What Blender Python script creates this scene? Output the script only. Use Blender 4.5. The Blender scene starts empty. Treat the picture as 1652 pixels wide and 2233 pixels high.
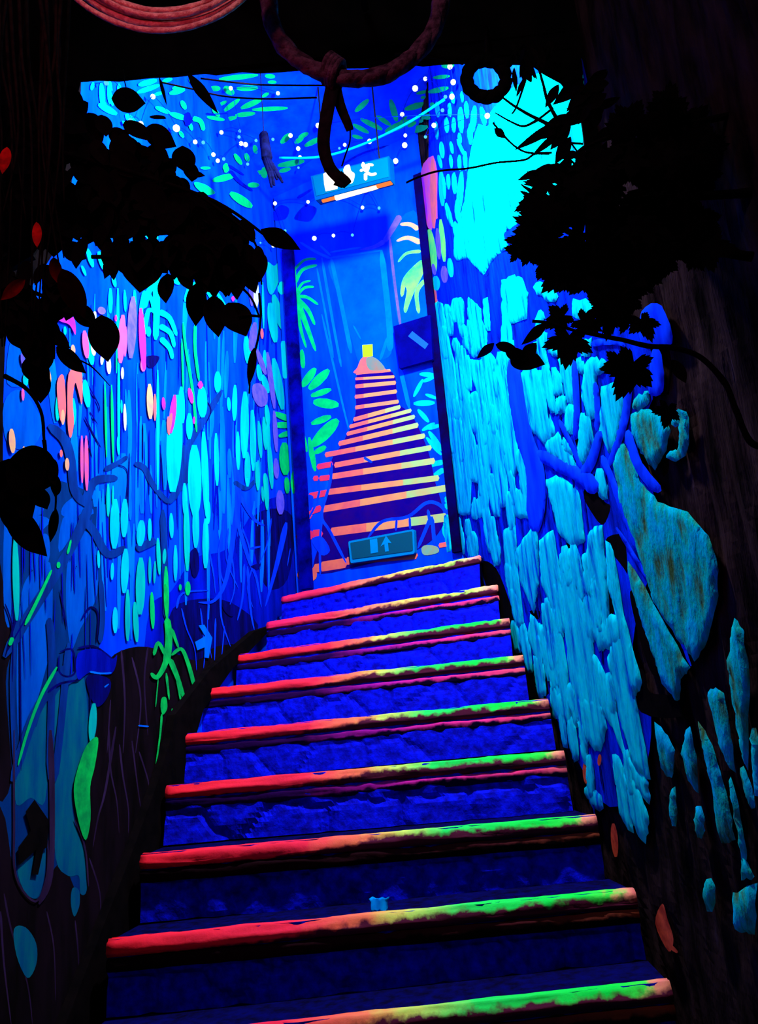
import bpy, bmesh, math, random
from math import sin, cos, pi, radians, sqrt, atan2
from mathutils import Vector, Matrix, noise
from mathutils.geometry import delaunay_2d_cdt
random.seed(7)
S = bpy.context.scene
COL = S.collection
# ------------------------------------------------------------------ camera
F, CX, CY = 1750.0, 826.0, 1116.5           # focal length and centre in pixels of the 1652 x 2233 frame
EYE = Vector((0, 0, 1.5))
PIT, ROL, YAW = radians(15), radians(5), -0.06
def ray(x, y):
    X, Y = x - CX, CY - y
    u = (X*cos(ROL) + Y*sin(ROL))/F; v = (-X*sin(ROL) + Y*cos(ROL))/F
    yy = cos(PIT) - v*sin(PIT); zz = sin(PIT) + v*cos(PIT)
    return Vector((u*cos(YAW) + yy*sin(YAW), -u*sin(YAW) + yy*cos(YAW), zz))
def at(x, y, d):                             # the place seen at a pixel, d metres down the stair axis
    r = ray(x, y); return EYE + r*(d/r.y)
cam = bpy.data.cameras.new('camera'); cam.sensor_fit = 'HORIZONTAL'; cam.sensor_width = 36; cam.lens = 36*F/1652
co = bpy.data.objects.new('camera', cam); COL.objects.link(co)
fw = ray(CX, CY).normalized(); rt = (ray(CX+100, CY) - ray(CX-100, CY)).normalized(); up = rt.cross(fw).normalized()
m = Matrix((rt, up, -fw)).transposed().to_4x4(); m.translation = EYE
co.matrix_world = m; cam.clip_start = 0.02; S.camera = co
# ------------------------------------------------------------------ light
S.view_settings.view_transform = 'Standard'; S.view_settings.look = 'None'
S.view_settings.gamma = 1; S.view_settings.use_curve_mapping = False; S.view_settings.exposure = 0.0
W = bpy.data.worlds.new('world'); S.world = W; W.use_nodes = True
W.node_tree.nodes['Background'].inputs[0].default_value = (1, .7, .7, 1)
W.node_tree.nodes['Background'].inputs[1].default_value = 0.004
def lamp(name, loc, power, col, rad):
    l = bpy.data.lights.new(name, 'POINT'); l.energy = power; l.color = col; l.shadow_soft_size = rad
    o = bpy.data.objects.new(name, l); COL.objects.link(o); o.location = loc; return o
UV1 = Vector((.10, 2.36, 1.5+2.56))
lamp('stairwell_light', UV1 - Vector((0, 0, .09)), 400, (.9, .97, 1), .05)
lamp('front_fill_light', (-.15, .35, 1.5+2.3), 17, (.9, .95, 1), .1)  # fill lamp added near the camera, no fixture modelled
lamp('red_glow', (-.6, .85, 1.5+1.5), 6.0, (1, .12, .16), .06)
# ------------------------------------------------------------------ materials
def lin(c): return tuple(((v/255)/12.92 if v <= 10 else ((v/255+.055)/1.055)**2.4) for v in c)
MATS = {}
def mat(name, a, b=None, scale=14, stretch=(1, 1, 1), bump=0, c=None, rough=1, emit=0, lo=.35, hi=.65):
    if name in MATS: return MATS[name]
    M = bpy.data.materials.new(name); M.use_nodes = True; N = M.node_tree.nodes; L = M.node_tree.links
    p = N['Principled BSDF']; p.inputs['Roughness'].default_value = rough; p.inputs['Specular IOR Level'].default_value = 0 if rough > .9 else .3
    A = (*lin(a), 1)
    if emit:
        p.inputs['Base Color'].default_value = (0, 0, 0, 1)
        p.inputs['Emission Color'].default_value = A; p.inputs['Emission Strength'].default_value = emit
    elif b is None: p.inputs['Base Color'].default_value = A
    if (b is not None and not emit) or bump:
        tc = N.new('ShaderNodeTexCoord'); mp = N.new('ShaderNodeMapping'); nz = N.new('ShaderNodeTexNoise')
        mp.inputs['Scale'].default_value = stretch; nz.inputs['Scale'].default_value = scale; nz.inputs['Detail'].default_value = 5; nz.inputs['Roughness'].default_value = .62
        L.new(tc.outputs['Object'], mp.inputs[0]); L.new(mp.outputs[0], nz.inputs['Vector'])
        if b is not None and not emit:
            r = N.new('ShaderNodeValToRGB'); r.color_ramp.elements[0].position = lo; r.color_ramp.elements[1].position = hi
            r.color_ramp.elements[0].color = (*lin(b), 1); r.color_ramp.elements[1].color = A
            if c is not None:
                e = r.color_ramp.elements.new(hi+.12); e.color = (*lin(c), 1)
            L.new(nz.outputs[0], r.inputs[0]); L.new(r.outputs[0], p.inputs['Base Color'])
        if bump:
            bp = N.new('ShaderNodeBump'); bp.inputs['Strength'].default_value = bump; bp.inputs['Distance'].default_value = .02
            L.new(nz.outputs[0], bp.inputs['Height']); L.new(bp.outputs[0], p.inputs['Normal'])
    MATS[name] = M; return M
V = (1, 1, .22)                              # noise stretched up the wall
blue = mat('blue_paint', (0, 70, 242), (0, 44, 226), 9, V, c=(0, 92, 246))
deep = mat('deep_blue_paint', (2, 22, 190), (2, 10, 130), 10, V)
navy = mat('navy_paint', (6, 8, 110), (8, 6, 50), 16, V)
vein = mat('root_blue_paint', (6, 66, 255), (4, 40, 220), 16, V)
sky = mat('light_blue_paint', (0, 118, 240), (0, 88, 222), 14, V)
slate = mat('slate_blue_paint', (6, 54, 140), (8, 36, 104), 20, V)
panel = mat('pale_panel_paint', (0, 84, 190), (0, 64, 168), 22, V)
tealp = mat('teal_panel_paint', (4, 100, 118), (2, 72, 118), 26, V)
cyan = mat('cyan_paint', (0, 205, 245), (0, 165, 236), 18, V)
cyanT = mat('cyan_plaster_paint', (0, 182, 205), (0, 62, 190), 26, (1, 1, .16), bump=.5, c=(0, 212, 215), lo=.33, hi=.46)
tealT = mat('teal_plaster_paint', (0, 158, 150), (54, 80, 44), 20, (1, 1, .4), bump=.5, c=(0, 160, 195), lo=.33, hi=.48)
teal = mat('teal_paint', (0, 195, 165), (0, 160, 165), 18, V)
green = mat('green_paint', (0, 205, 96), (0, 170, 92), 18)
lime = mat('bright_green_paint', (10, 205, 80), (10, 150, 70), 22)
ygreen = mat('yellow_green_paint', (120, 225, 90), (50, 205, 100), 10)
pink = mat('pink_paint', (230, 80, 130), (190, 75, 160), 18)
magenta = mat('magenta_paint', (210, 40, 170), (150, 40, 190), 16)
salmon = mat('salmon_paint', (235, 100, 95), (205, 90, 105), 20)
orange = mat('orange_paint', (240, 90, 60), (170, 50, 40), 22)
cream = mat('cream_paint', (225, 165, 105), (215, 135, 120), 18)
white = mat('white_paint', (225, 225, 250), (180, 190, 240), 20)
lilac = mat('lilac_paint', (110, 85, 205), (75, 70, 200), 24)
purple = mat('purple_riser_paint', (36, 4, 100), (14, 2, 110), 12)
yellow = mat('yellow_door_paint', (165, 205, 30))
black = mat('black_paint', (16, 10, 12), (8, 6, 8), 20)
bark = mat('bark_plaster', (46, 30, 34), (12, 8, 10), 18, V, bump=.6, c=(52, 40, 60))
barkblue = mat('blue_bark_plaster', (0, 44, 230), (2, 16, 120), 20, V, bump=.4, c=(0, 66, 240))
rock = mat('black_rock', (13, 10, 11), (7, 6, 7), 12, bump=.5)
leafm = mat('dark_leaf', (17, 11, 12), (10, 7, 9), 25, rough=.95)
redlitleaf = mat('red_lit_leaf', (190, 14, 18), (90, 8, 12), 20, rough=.95)  # the red lamp's light on these leaves is put into their colour
stemm = mat('dark_stem', (20, 12, 14), (10, 8, 8), 30)
ropem = mat('rope_fibre', (245, 165, 160), (190, 95, 105), 60, bump=.6)
dusk = mat('shaded_brown_paint', (26, 14, 24), (12, 8, 10), 14, V)
slateg = mat('slate_ground_paint', (4, 52, 118), (4, 34, 92), 14, V)
rootp = mat('dim_purple_paint', (56, 34, 70), (36, 20, 46), 16, V)
vinem = mat('vine_bark', (104, 54, 78), (44, 20, 34), 40, bump=.6)
metal = mat('black_metal', (22, 22, 24))
# ------------------------------------------------------------------ objects
def obj(name, verts, faces, material, parent=None, smooth=False, uvs=None):
    me = bpy.data.meshes.new(name); me.from_pydata([tuple(v) for v in verts], [], faces); me.update()
    mats = material if isinstance(material, (list, tuple)) else [material]
    for mm in mats: me.materials.append(mm)
    if smooth: me.polygons.foreach_set('use_smooth', [True]*len(me.polygons))
    o = bpy.data.objects.new(name, me); COL.objects.link(o)
    if parent is not None:
        o.parent = parent
        o.matrix_parent_inverse = Matrix.Translation(-Vector(parent.location))
    return o
def thing(name, loc, label, cat, group=None):
    o = bpy.data.objects.new(name, None); COL.objects.link(o); o.location = loc; o.empty_display_size = .05
    o['label'] = label; o['category'] = cat
    if group: o['group'] = group
    return o
def tag(o, label, cat, group=None):
    o['label'] = label; o['category'] = cat
    if group: o['group'] = group
    return o
def struct(o, label=None, cat=None):
    o['kind'] = 'structure'
    if label: o['label'] = label
    if cat: o['category'] = cat
    return o
class MB:
    def __init__(s): s.v = []; s.f = []; s.mi = []
    def add(s, vs, fs):
        b = len(s.v); s.v += [Vector(v) for v in vs]; s.f += [tuple(i+b for i in f) for f in fs]; return s
    def box(s, c, x, y, z):                  # centre and three half axes
        c = Vector(c); x, y, z = Vector(x), Vector(y), Vector(z)
        vs = [c + x*i + y*j + z*k for i in (-1, 1) for j in (-1, 1) for k in (-1, 1)]
        return s.add(vs, [(0,1,3,2), (4,6,7,5), (0,4,5,1), (2,3,7,6), (0,2,6,4), (1,5,7,3)])
    def tube(s, pts, r, n=8, closed=False, wob=0):
        pts = [Vector(p) for p in pts]; N = len(pts); vs = []; fs = []
        rr = (lambda i: r) if not isinstance(r, (list, tuple)) else (lambda i: r[0] + (r[-1]-r[0])*i/max(1, N-1))
        prev = None
        for i, p in enumerate(pts):
            t = (pts[(i+1) % N if closed else min(i+1, N-1)] - pts[(i-1) % N if closed else max(i-1, 0)]).normalized()
            a = prev - t*prev.dot(t) if prev is not None else t.orthogonal()
            if a.length < 1e-5: a = t.orthogonal()
            a.normalize(); prev = a; b = t.cross(a)
            for k in range(n):
                w = 1 + (wob*noise.noise(p*40 + Vector((k, 0, 0))) if wob else 0)
                vs.append(p + (a*cos(2*pi*k/n) + b*sin(2*pi*k/n))*rr(i)*w)
        for i in range(N if closed else N-1):
            for k in range(n):
                fs.append((i*n+k, i*n+(k+1) % n, ((i+1) % N)*n+(k+1) % n, ((i+1) % N)*n+k))
        if not closed: fs += [tuple(range(n))[::-1], tuple((N-1)*n+k for k in range(n))]
        return s.add(vs, fs)
    def ball(s, c, r, n=8, sq=(1, 1, 1)):
        c = Vector(c); vs = [c + Vector((0, 0, r*sq[2]))]; fs = []
        for i in range(1, n):
            for k in range(n*2):
                th, ph = pi*i/n, pi*k/n
                vs.append(c + Vector((sin(th)*cos(ph)*sq[0], sin(th)*sin(ph)*sq[1], cos(th)*sq[2]))*r)
        vs.append(c - Vector((0, 0, r*sq[2]))); m_ = n*2
        for k in range(m_): fs += [(0, 1+k, 1+(k+1) % m_), (len(vs)-1, 1+(n-2)*m_+(k+1) % m_, 1+(n-2)*m_+k)]
        for i in range(n-2):
            for k in range(m_): fs.append((1+i*m_+k, 1+(i+1)*m_+k, 1+(i+1)*m_+(k+1) % m_, 1+i*m_+(k+1) % m_))
        return s.add(vs, fs)
    def build(s, name, material, parent=None, smooth=False): return obj(name, s.v, s.f, material, parent, smooth)
def catmull(p, closed=True, k=4):
    n = len(p); out = []
    for i in range(n if closed else n-1):
        q = [p[(i+j) % n] if closed else p[min(max(i+j, 0), n-1)] for j in (-1, 0, 1, 2)]
        for s in range(k):
            t = s/k
            out.append(tuple(.5*((2*q[1][c]) + (-q[0][c]+q[2][c])*t + (2*q[0][c]-5*q[1][c]+4*q[2][c]-q[3][c])*t*t + (-q[0][c]+3*q[1][c]-3*q[2][c]+q[3][c])*t**3) for c in range(len(p[0]))))
    if not closed: out.append(tuple(p[-1]))
    return out
# ------------------------------------------------------------------ surfaces
class Plane:
    def __init__(s, o, u, v):                # origin, two unit axes; the normal faces the stairwell
        s.o = Vector(o); s.u = Vector(u).normalized(); s.v = Vector(v).normalized(); s.n = s.u.cross(s.v).normalized()
        if s.n.dot(EYE - s.o) < 0: s.n = -s.n
        s.k = 0
    def hit(s, x, y):
        r = ray(x, y); dn = r.dot(s.n)
        t = (s.o - EYE).dot(s.n)/dn if abs(dn) > 1e-6 else 1e9
        return EYE + r*(t if t > 0 else 1e9)
    def uv(s, x, y):
        p = s.hit(x, y) - s.o; return (p.dot(s.u), p.dot(s.v))
    def p(s, u, v, h=0): return s.o + s.u*u + s.v*v + s.n*h
ZC = 1.5 + 3.42
def vplane(a, b): return Plane((a[0], a[1], 1.5), (b[0]-a[0], b[1]-a[1], 0), (0, 0, 1))
PL = vplane((-1.07, 2.36), (-.82, 4.3))
PR = vplane((.5, 2.36), (.17, 4.1))
PB = vplane((-.745, 4.5), (.155, 4.1))
PC = Plane((0, 3.9, ZC), (1, 0, 0), (0, 1, 0))
def cr(ox, oy, s): return lambda p: (ox + p[0]/s, oy + p[1]/s)
def inside(pt, poly):
    x, y = pt; c = False
    for i in range(len(poly)):
        (x1, y1), (x2, y2) = poly[i], poly[i-1]
        if (y1 > y) != (y2 > y) and x < (x2-x1)*(y-y1)/(y2-y1) + x1: c = not c
    return c
ANG = False                                  # angular outlines for the broken bark plates
def outline(it, C):                          # one entry of a tracing -> closed outline in pixels
    if isinstance(it, list):
        if ANG: return [C((p[0]+(q[0]-p[0])*k/5, p[1]+(q[1]-p[1])*k/5)) for p, q in zip(it, it[1:]+it[:1]) for k in range(5)]
        return catmull([C(p) for p in it])
    if it[0] == 'p': return [C(p) for p in it[1]]
    if it[0] == 'r':                         # ribbon: widths in the crop's pixels
        w0, w1, pts = it[1:]; s = C((1, 0))[0] - C((0, 0))[0]
        q = catmull([C(p) for p in pts], False, 5); a, b = [], []
        for i, p in enumerate(q):
            t = (q[min(i+1, len(q)-1)][0]-q[max(i-1, 0)][0], q[min(i+1, len(q)-1)][1]-q[max(i-1, 0)][1]); l = math.hypot(*t) or 1
            f = i/(len(q)-1); w = (w0+(w1-w0)*f)*s/2*(min(1, .35+6*min(f, 1-f)))
            a.append((p[0]-t[1]/l*w, p[1]+t[0]/l*w)); b.append((p[0]+t[1]/l*w, p[1]-t[0]/l*w))
        return a + b[::-1]
    if len(it) == 3:                         # dot
        x, y, r = it; return [C((x+r*.75*cos(a*pi/6)*(1+.2*sin(a*2.1+x)), y+r*1.25*sin(a*pi/6))) for a in range(12)]
    x0, y0, x1, y1, w = it                   # spindle
    L = math.hypot(x1-x0, y1-y0); w *= .78 if L < 2.6*w else 1; tx, ty = (x1-x0)/L, (y1-y0)/L; a, b = [], []
    for i in range(9):
        f = i/8; ww = w/2*(sin(pi*min(1, max(0, f*.94+.03)))**.45)*.92
        a.append((x0+tx*L*f-ty*ww, y0+ty*L*f+tx*ww)); b.append((x0+tx*L*f+ty*ww, y0+ty*L*f-tx*ww))
    return [C(p) for p in a + b[::-1]]
def fill(P, out, mb, dome=0, jit=0, h0=None, reach=.03, step=.014):
    if h0 is None: P.k += 1; h0 = .0012 + .000012*P.k
    q = [P.uv(*p) for p in out]
    if max(abs(c) for p in q for c in p) > 8: return
    if jit: q = [(u + jit*noise.noise(Vector((u*60, v*45, 3))), v + jit*noise.noise(Vector((u*60, v*45, 9)))) for u, v in q]
    ar = sum(q[i-1][0]*q[i][1]-q[i][0]*q[i-1][1] for i in range(len(q)))
    if ar < 0: q = q[::-1]
    pts = [Vector(p) for p in q]; n = len(pts)
    if dome:
        us = [p[0] for p in q]; vs = [p[1] for p in q]
        v = min(vs)
        while v < max(vs):
            u = min(us)
            while u < max(us):
                pt = (u + random.uniform(-.3, .3)*step, v + random.uniform(-.3, .3)*step*1.6)
                if inside(pt, q): pts.append(Vector(pt))
                u += step
            v += step*1.6
    try: r = delaunay_2d_cdt(pts, [], [list(range(n))], 1, 1e-6)
    except Exception: return
    segs = [(q[i-1], q[i]) for i in range(n)]
    def dist(p):
        b = 9
        for (ax, ay), (bx, by) in segs:
            dx, dy = bx-ax, by-ay; l = dx*dx+dy*dy or 1e-9; t = min(1, max(0, ((p[0]-ax)*dx+(p[1]-ay)*dy)/l))
            b = min(b, math.hypot(p[0]-ax-t*dx, p[1]-ay-t*dy))
        return b
    vv = []
    for p in r[0]:
        h = h0
        if dome:
            d = min(1, dist(p)/reach)
            h += dome*sqrt(max(0, 1-(1-d)**2))*(1 + .5*noise.noise(Vector((p[0]*25, p[1]*8, 1))))
        vv.append(P.p(p[0], p[1], h))
    mb.add(vv, [tuple(f) for f in r[2]])
def grow(q, g):                              # push an outline outwards by g pixels
    ar = sum(q[i-1][0]*q[i][1]-q[i][0]*q[i-1][1] for i in range(len(q))); s = 1 if ar > 0 else -1; out = []
    for i in range(len(q)):
        a, b = q[i-1], q[(i+1) % len(q)]; l = math.hypot(b[0]-a[0], b[1]-a[1]) or 1
        out.append((q[i][0] + s*(b[1]-a[1])/l*g, q[i][1] - s*(b[0]-a[0])/l*g))
    return out
def nearest(x, y, P0):                       # the surface actually seen at a pixel
    best, bd = P0, (P0.hit(x, y)-EYE).length - .06
    for P in (PL, PR, PB, PC):
        d = (P.hit(x, y)-EYE).length
        if d < bd: best, bd = P, d
    return best
def paint(name, P, material, parent, *lists, dome=0, jit=0, reach=.03, label=None, g=0, stay=False):
    mbs = {}
    for C, items in lists:
        for it in items:
            q = outline(it, C)
            if g: q = grow(q, g)
            Q = P if stay else nearest(sum(a[0] for a in q)/len(q), sum(a[1] for a in q)/len(q), P)
            fill(Q, q, mbs.setdefault(id(Q), (Q, MB()))[1], dome, jit, reach=reach)
    for Q, mb in mbs.values():
        if mb.v:
            o = mb.build(name, material, {id(PL): wall_left, id(PR): wall_right, id(PB): wall_back, id(PC): ceiling}[id(Q)], smooth=bool(dome))
            if label: o['label'] = label
KA, KB_, KC, KD, KE, KF, KG, KH = cr(900,120,4.13), cr(930,640,4.651), cr(1000,1100,4.853), cr(560,480,4.13), cr(380,560,4.466), cr(0,640,4.653), cr(300,1000,4.589), cr(150,120,3.239)
K3, K4, K5, K6, K7, K8, KS = cr(0,560,2.753), cr(540,480,2.723), cr(1000,560,2.534), cr(0,1100,2.581), cr(0,1600,2.581), cr(1000,1150,2.061), cr(560,220,3.059)
I = lambda p: p
# ------------------------------------------------------------------ room shell
def slab(name, P, u0, u1, v0, v1, th, material, rel=0, su=1, sv=1, seed=0):
    mb = MB(); g = []
    nu = max(1, int(su)); nv = max(1, int(sv)); vs = []; fs = []
    for j in range(nv+1):
        for i in range(nu+1):
            u = u0+(u1-u0)*i/nu; v = v0+(v1-v0)*j/nv
            h = rel*(noise.noise(Vector((u*22, v*3.2, seed))) + .6*noise.noise(Vector((u*50, v*9, seed+4))) - .9) if rel else 0
            vs.append(P.p(u, v, h))
    for j in range(nv):
        for i in range(nu):
            a = j*(nu+1)+i; fs.append((a, a+1, a+nu+2, a+nu+1))
    mb.add(vs, fs)
    b = [P.p(u0, v0, -th), P.p(u1, v0, -th), P.p(u1, v1, -th), P.p(u0, v1, -th)]
    n = len(vs); mb.add(b, [(0, 1, 2, 3)])
    c = [0, nu, (nv+1)*(nu+1)-1, nv*(nu+1)]
    for k in range(4): mb.f.append((c[k], c[(k+1) % 4], n+(k+1) % 4, n+k))
    return struct(mb.build(name, material, None))
lenL = 1.99
wall_left = slab('wall_left', PL, -1.9, 2.26, -1.5, 3.42, .15, blue)
wall_right = slab('wall_right', PR, -1.9, 1.80, -1.5, 3.42, .15, bark, .012, 150, 190, 3)
wall_back = slab('wall_back', PB, -.04, 1.02, .5, 3.42, .15, blue)
ceiling = slab('ceiling', PC, -1.6, 1.2, -2.6, .75, .12, blue)
fl = MB().box((-.2, .6, -.05), (1.6, 0, 0), (0, 1.35, 0), (0, 0, .05))
floor = struct(fl.build('floor', navy))
# dark rock arch the picture is taken through
ARCH_D, ARCH_T = 1.95, .22
def arch():
    front = [(-260,-900),(2100,-900),(2100,640),(1560,660),(1440,600),(1345,520),(1300,400),(1276,330),(1264,235),(1222,178),(1150,141),(1010,141),(790,147),(560,158),(380,166),(175,178),(160,300),(125,430),(75,560),(0,600),(-260,620)]
    q = []
    for i in range(len(front)):
        a, b = front[i], front[(i+1) % len(front)]; n = max(1, int(math.hypot(a[0]-b[0], a[1]-b[1])/40))
        for k in range(n): q.append((a[0]+(b[0]-a[0])*k/n, a[1]+(b[1]-a[1])*k/n))
    vs = []
    for d in (ARCH_D, ARCH_D+ARCH_T):
        for (x, y) in q:
            p = at(x, y, d)
            p = Vector((min(max(p.x, -1.14), .60), d + .02*noise.noise(Vector((x*.02, y*.02, d))), min(p.z, ZC)))
            vs.append(p)
    n = len(q)
    pts = [Vector((v.x, v.z)) for v in vs[:n]]
    ff = [(k, (k+1) % n, n+(k+1) % n, n+k) for k in range(n)]
    from mathutils.geometry import tessellate_polygon
    tri = tessellate_polygon([[Vector((p.x, p.y, 0)) for p in pts]])
    ff += [tuple(t) for t in tri] + [tuple(i+n for i in t) for t in tri]
    return struct(obj('wall_front', vs, ff, rock))
wall_front = arch()
# ------------------------------------------------------------------ staircase
# nosing ends: left pixel, right pixel, left depth, right depth (fan out towards the top)
NOS = [((150,2287),(1462,2143),2.15,2.15), ((232,2052),(1385,1941),2.36,2.36), ((305,1864),(1300,1778),2.56,2.56), ((360,1714),(1230,1638),2.77,2.77),
       ((380,1602),(1195,1524),2.98,2.97), ((440,1503),(1140,1428),3.22,3.12), ((515,1427),(1108,1347),3.52,3.30), ((580,1356),(1082,1275),3.80,3.48), ((613,1300),(1042,1210),4.10,3.66)]
ends = [(at(*l, dl), at(*r, dr)) for l, r, dl, dr in NOS]
for k in range(5):                            # the flight goes on below the frame down to the floor
    a, b = ends[0]; ends.insert(0, (a + Vector((-.01, -.2, -.17)), b + Vector((.012, -.2, -.17))))
def nosing_mat(name, stops, wd=(84, 26, 50)):
    M = bpy.data.materials.new(name); M.use_nodes = True; N = M.node_tree.nodes; L = M.node_tree.links
    p = N['Principled BSDF']; p.inputs['Roughness'].default_value = .9; p.inputs['Specular IOR Level'].default_value = 0
    uv = N.new('ShaderNodeTexCoord'); sp = N.new('ShaderNodeSeparateXYZ'); L.new(uv.outputs['UV'], sp.inputs[0])
    nz = N.new('ShaderNodeTexNoise'); nz.inputs['Scale'].default_value = 26; nz.inputs['Detail'].default_value = 6; L.new(uv.outputs['Object'], nz.inputs['Vector'])
    def math_(op, a, b):
        n = N.new('ShaderNodeMath'); n.operation = op
        for i, v in enumerate((a, b)):
            if isinstance(v, (int, float)): n.inputs[i].default_value = v
            else: L.new(v, n.inputs[i])
        return n.outputs[0]
    nn = math_('SUBTRACT', nz.outputs[0], .5)
    x = math_('ADD', sp.outputs[0], math_('MULTIPLY', nn, .1))
    r = N.new('ShaderNodeValToRGB'); e = r.color_ramp.elements; e[0].position = stops[0][0]; e[0].color = (*lin(stops[0][1]), 1); e[1].position = stops[-1][0]; e[1].color = (*lin(stops[-1][1]), 1)
    for pos, c in stops[1:-1]: k = e.new(pos); k.color = (*lin(c), 1)
    L.new(x, r.inputs[0])
    # the red coat wraps the whole nose on the left, the green one only its upper half on the right
    edge = N.new('ShaderNodeValToRGB'); g = edge.color_ramp.elements
    g[0].position = .0; g[0].color = (.93,)*3 + (1,); g[1].position = 1; g[1].color = (.52,)*3 + (1,)
    for pos, c in ((.3, .80), (.52, .5), (.7, .48)): k = g.new(pos); k.color = (c, c, c, 1)
    L.new(sp.outputs[0], edge.inputs[0])
    d = math_('SUBTRACT', edge.outputs[0], sp.outputs[1]); d = math_('ADD', d, math_('MULTIPLY', nn, .5)); d = math_('MULTIPLY', d, 9); 
    cl = N.new('ShaderNodeClamp'); L.new(d, cl.inputs[0])
    wood = N.new('ShaderNodeMix'); wood.data_type = 'RGBA'; wood.inputs[6].default_value = (*lin(wd), 1)
    L.new(cl.outputs[0], wood.inputs[0]); L.new(r.outputs[0], wood.inputs[7]); L.new(wood.outputs[2], p.inputs['Base Color'])
    bp = N.new('ShaderNodeBump'); bp.inputs['Strength'].default_value = .4; bp.inputs['Distance'].default_value = .01; L.new(nz.outputs[0], bp.inputs['Height']); L.new(bp.outputs[0], p.inputs['Normal'])
    return M
NM = nosing_mat('nosing_paint', [(0, (255, 34, 52)), (.36, (255, 44, 72)), (.5, (250, 120, 80)), (.57, (205, 215, 90)), (.68, (40, 225, 90)), (.9, (20, 230, 70)), (.955, (60, 235, 70)), (.975, (240, 150, 110)), (1, (240, 120, 110))])
NMtop = nosing_mat('upper_nosing_paint', [(0, (255, 34, 92)), (.3, (255, 50, 80)), (.5, (250, 130, 90)), (.62, (250, 190, 90)), (.8, (200, 230, 80)), (.9, (180, 235, 90)), (.96, (245, 170, 130)), (1, (240, 130, 120))])
lipd = nosing_mat('dark_lip_paint', [(0, (20, 8, 14)), (.5, (40, 16, 24)), (.8, (74, 26, 34)), (1, (130, 56, 40))], (16, 8, 12))  # darker brown lip colours, used on the lower steps
lipm = nosing_mat('lip_paint', [(0, (22, 6, 60)), (.35, (44, 8, 70)), (.55, (170, 24, 150)), (.75, (235, 44, 140)), (.93, (250, 60, 120)), (1, (235, 90, 110))], (26, 8, 50))
treadm = mat('tread_paint', (7, 8, 78), (8, 6, 36), 30)
def stone_mat():
    M = bpy.data.materials.new('blue_stone'); M.use_nodes = True; N = M.node_tree.nodes; L = M.node_tree.links
    p = N['Principled BSDF']; p.inputs['Roughness'].default_value = .8; p.inputs['Specular IOR Level'].default_value = .05
    tc = N.new('ShaderNodeTexCoord'); nz = N.new('ShaderNodeTexNoise'); nz.inputs['Scale'].default_value = 38; nz.inputs['Detail'].default_value = 6
    L.new(tc.outputs['Object'], nz.inputs['Vector'])
    r = N.new('ShaderNodeValToRGB'); r.color_ramp.elements[0].position = .3; r.color_ramp.elements[1].position = .7
    r.color_ramp.elements[0].color = (*lin((2, 0, 150)), 1); r.color_ramp.elements[1].color = (*lin((0, 16, 255)), 1)
    L.new(nz.outputs[0], r.inputs[0]); L.new(r.outputs[0], p.inputs['Base Color'])
    bp = N.new('ShaderNodeBump'); bp.inputs['Strength'].default_value = .5; bp.inputs['Distance'].default_value = .01; L.new(nz.outputs[0], bp.inputs['Height']); L.new(bp.outputs[0], p.inputs['Normal'])
    return M
stonem = stone_mat()
mortar = stonem
stair = thing('staircase', (-.3, 2.4, 0), 'blue stone staircase with red to green painted nosings climbing between the painted walls', 'staircase')
def stones(a, b, drop, seed, rel, bat):                # riser face below a nosing: rounded rubble blocks with grooves
    a, b = Vector(a), Vector(b); ax = (b-a); Lx = ax.length; ax.normalize(); n = Vector((ax.y, -ax.x, 0)).normalized()
    if n.y > 0: n = -n
    rnd = random.Random(seed); cells = []
    x = 0
    while x < Lx:
        w = rnd.uniform(.10, .24); hh = rnd.random()
        if hh < .45: cells.append((x+w/2, -drop*.5))
        else: cells += [(x+w/2+rnd.uniform(-.02, .02), -drop*.27), (x+w/2+rnd.uniform(-.04, .04), -drop*.76)]
        x += w
    nx, nz = int(Lx/.012), 12; vs = []; fs = []
    for j in range(nz+1):
        for i in range(nx+1):
            u = Lx*i/nx; w = -drop*j/nz
            uu = u + .02*noise.noise(Vector((u*12, w*12, seed))); ww = w + .02*noise.noise(Vector((u*12, w*12, seed+9)))
            ds = sorted(math.hypot((uu-c[0])*.8, (ww-c[1])*1.5) for c in cells)[:2]
            e = min(1, (ds[1]-ds[0])/.05)
            h = rel*(1-(1-e)**2) - rel + bat*(-w/drop) + .4*rel*noise.noise(Vector((u*20, w*20, seed+3)))
            vs.append(a + ax*u + Vector((0, 0, w)) + n*h)
    for j in range(nz):
        for i in range(nx):
            q = j*(nx+1)+i; fs.append((q, q+1, q+nx+2, q+nx+1))
    return vs, fs
def extrude_profile(name, a, b, prof, material, parent, seed, wob=.004, cap=True, seg=60):
    a, b = Vector(a), Vector(b); ax = b-a; hx = Vector((ax.x, ax.y, 0)).normalized(); n = Vector((hx.y, -hx.x, 0))
    if n.y > 0: n = -n
    prof = catmull(prof, False, 3); vs = []; fs = []; uvl = []; m_ = len(prof)
    for i in range(seg+1):
        f = i/seg; p = a + ax*f
        for j, (o, z) in enumerate(prof):
            k = wob*noise.noise(Vector((f*9, j*.35, seed)))+wob*.6*noise.noise(Vector((f*40, j*.6, seed)))
            vs.append(p + n*(o+k) + Vector((0, 0, z+k))); uvl.append((f, j/(m_-1)))
    for i in range(seg):
        for j in range(m_-1): fs.append((i*m_+j, (i+1)*m_+j, (i+1)*m_+j+1, i*m_+j+1))
    fs += [tuple(range(m_)), tuple(seg*m_+j for j in range(m_))[::-1]]
    o = obj(name, vs, fs, material, parent, True)
    ul = o.data.uv_layers.new(name='uv')
    for lp in o.data.loops: ul.data[lp.index].uv = uvl[lp.vertex_index]
    return o
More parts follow.
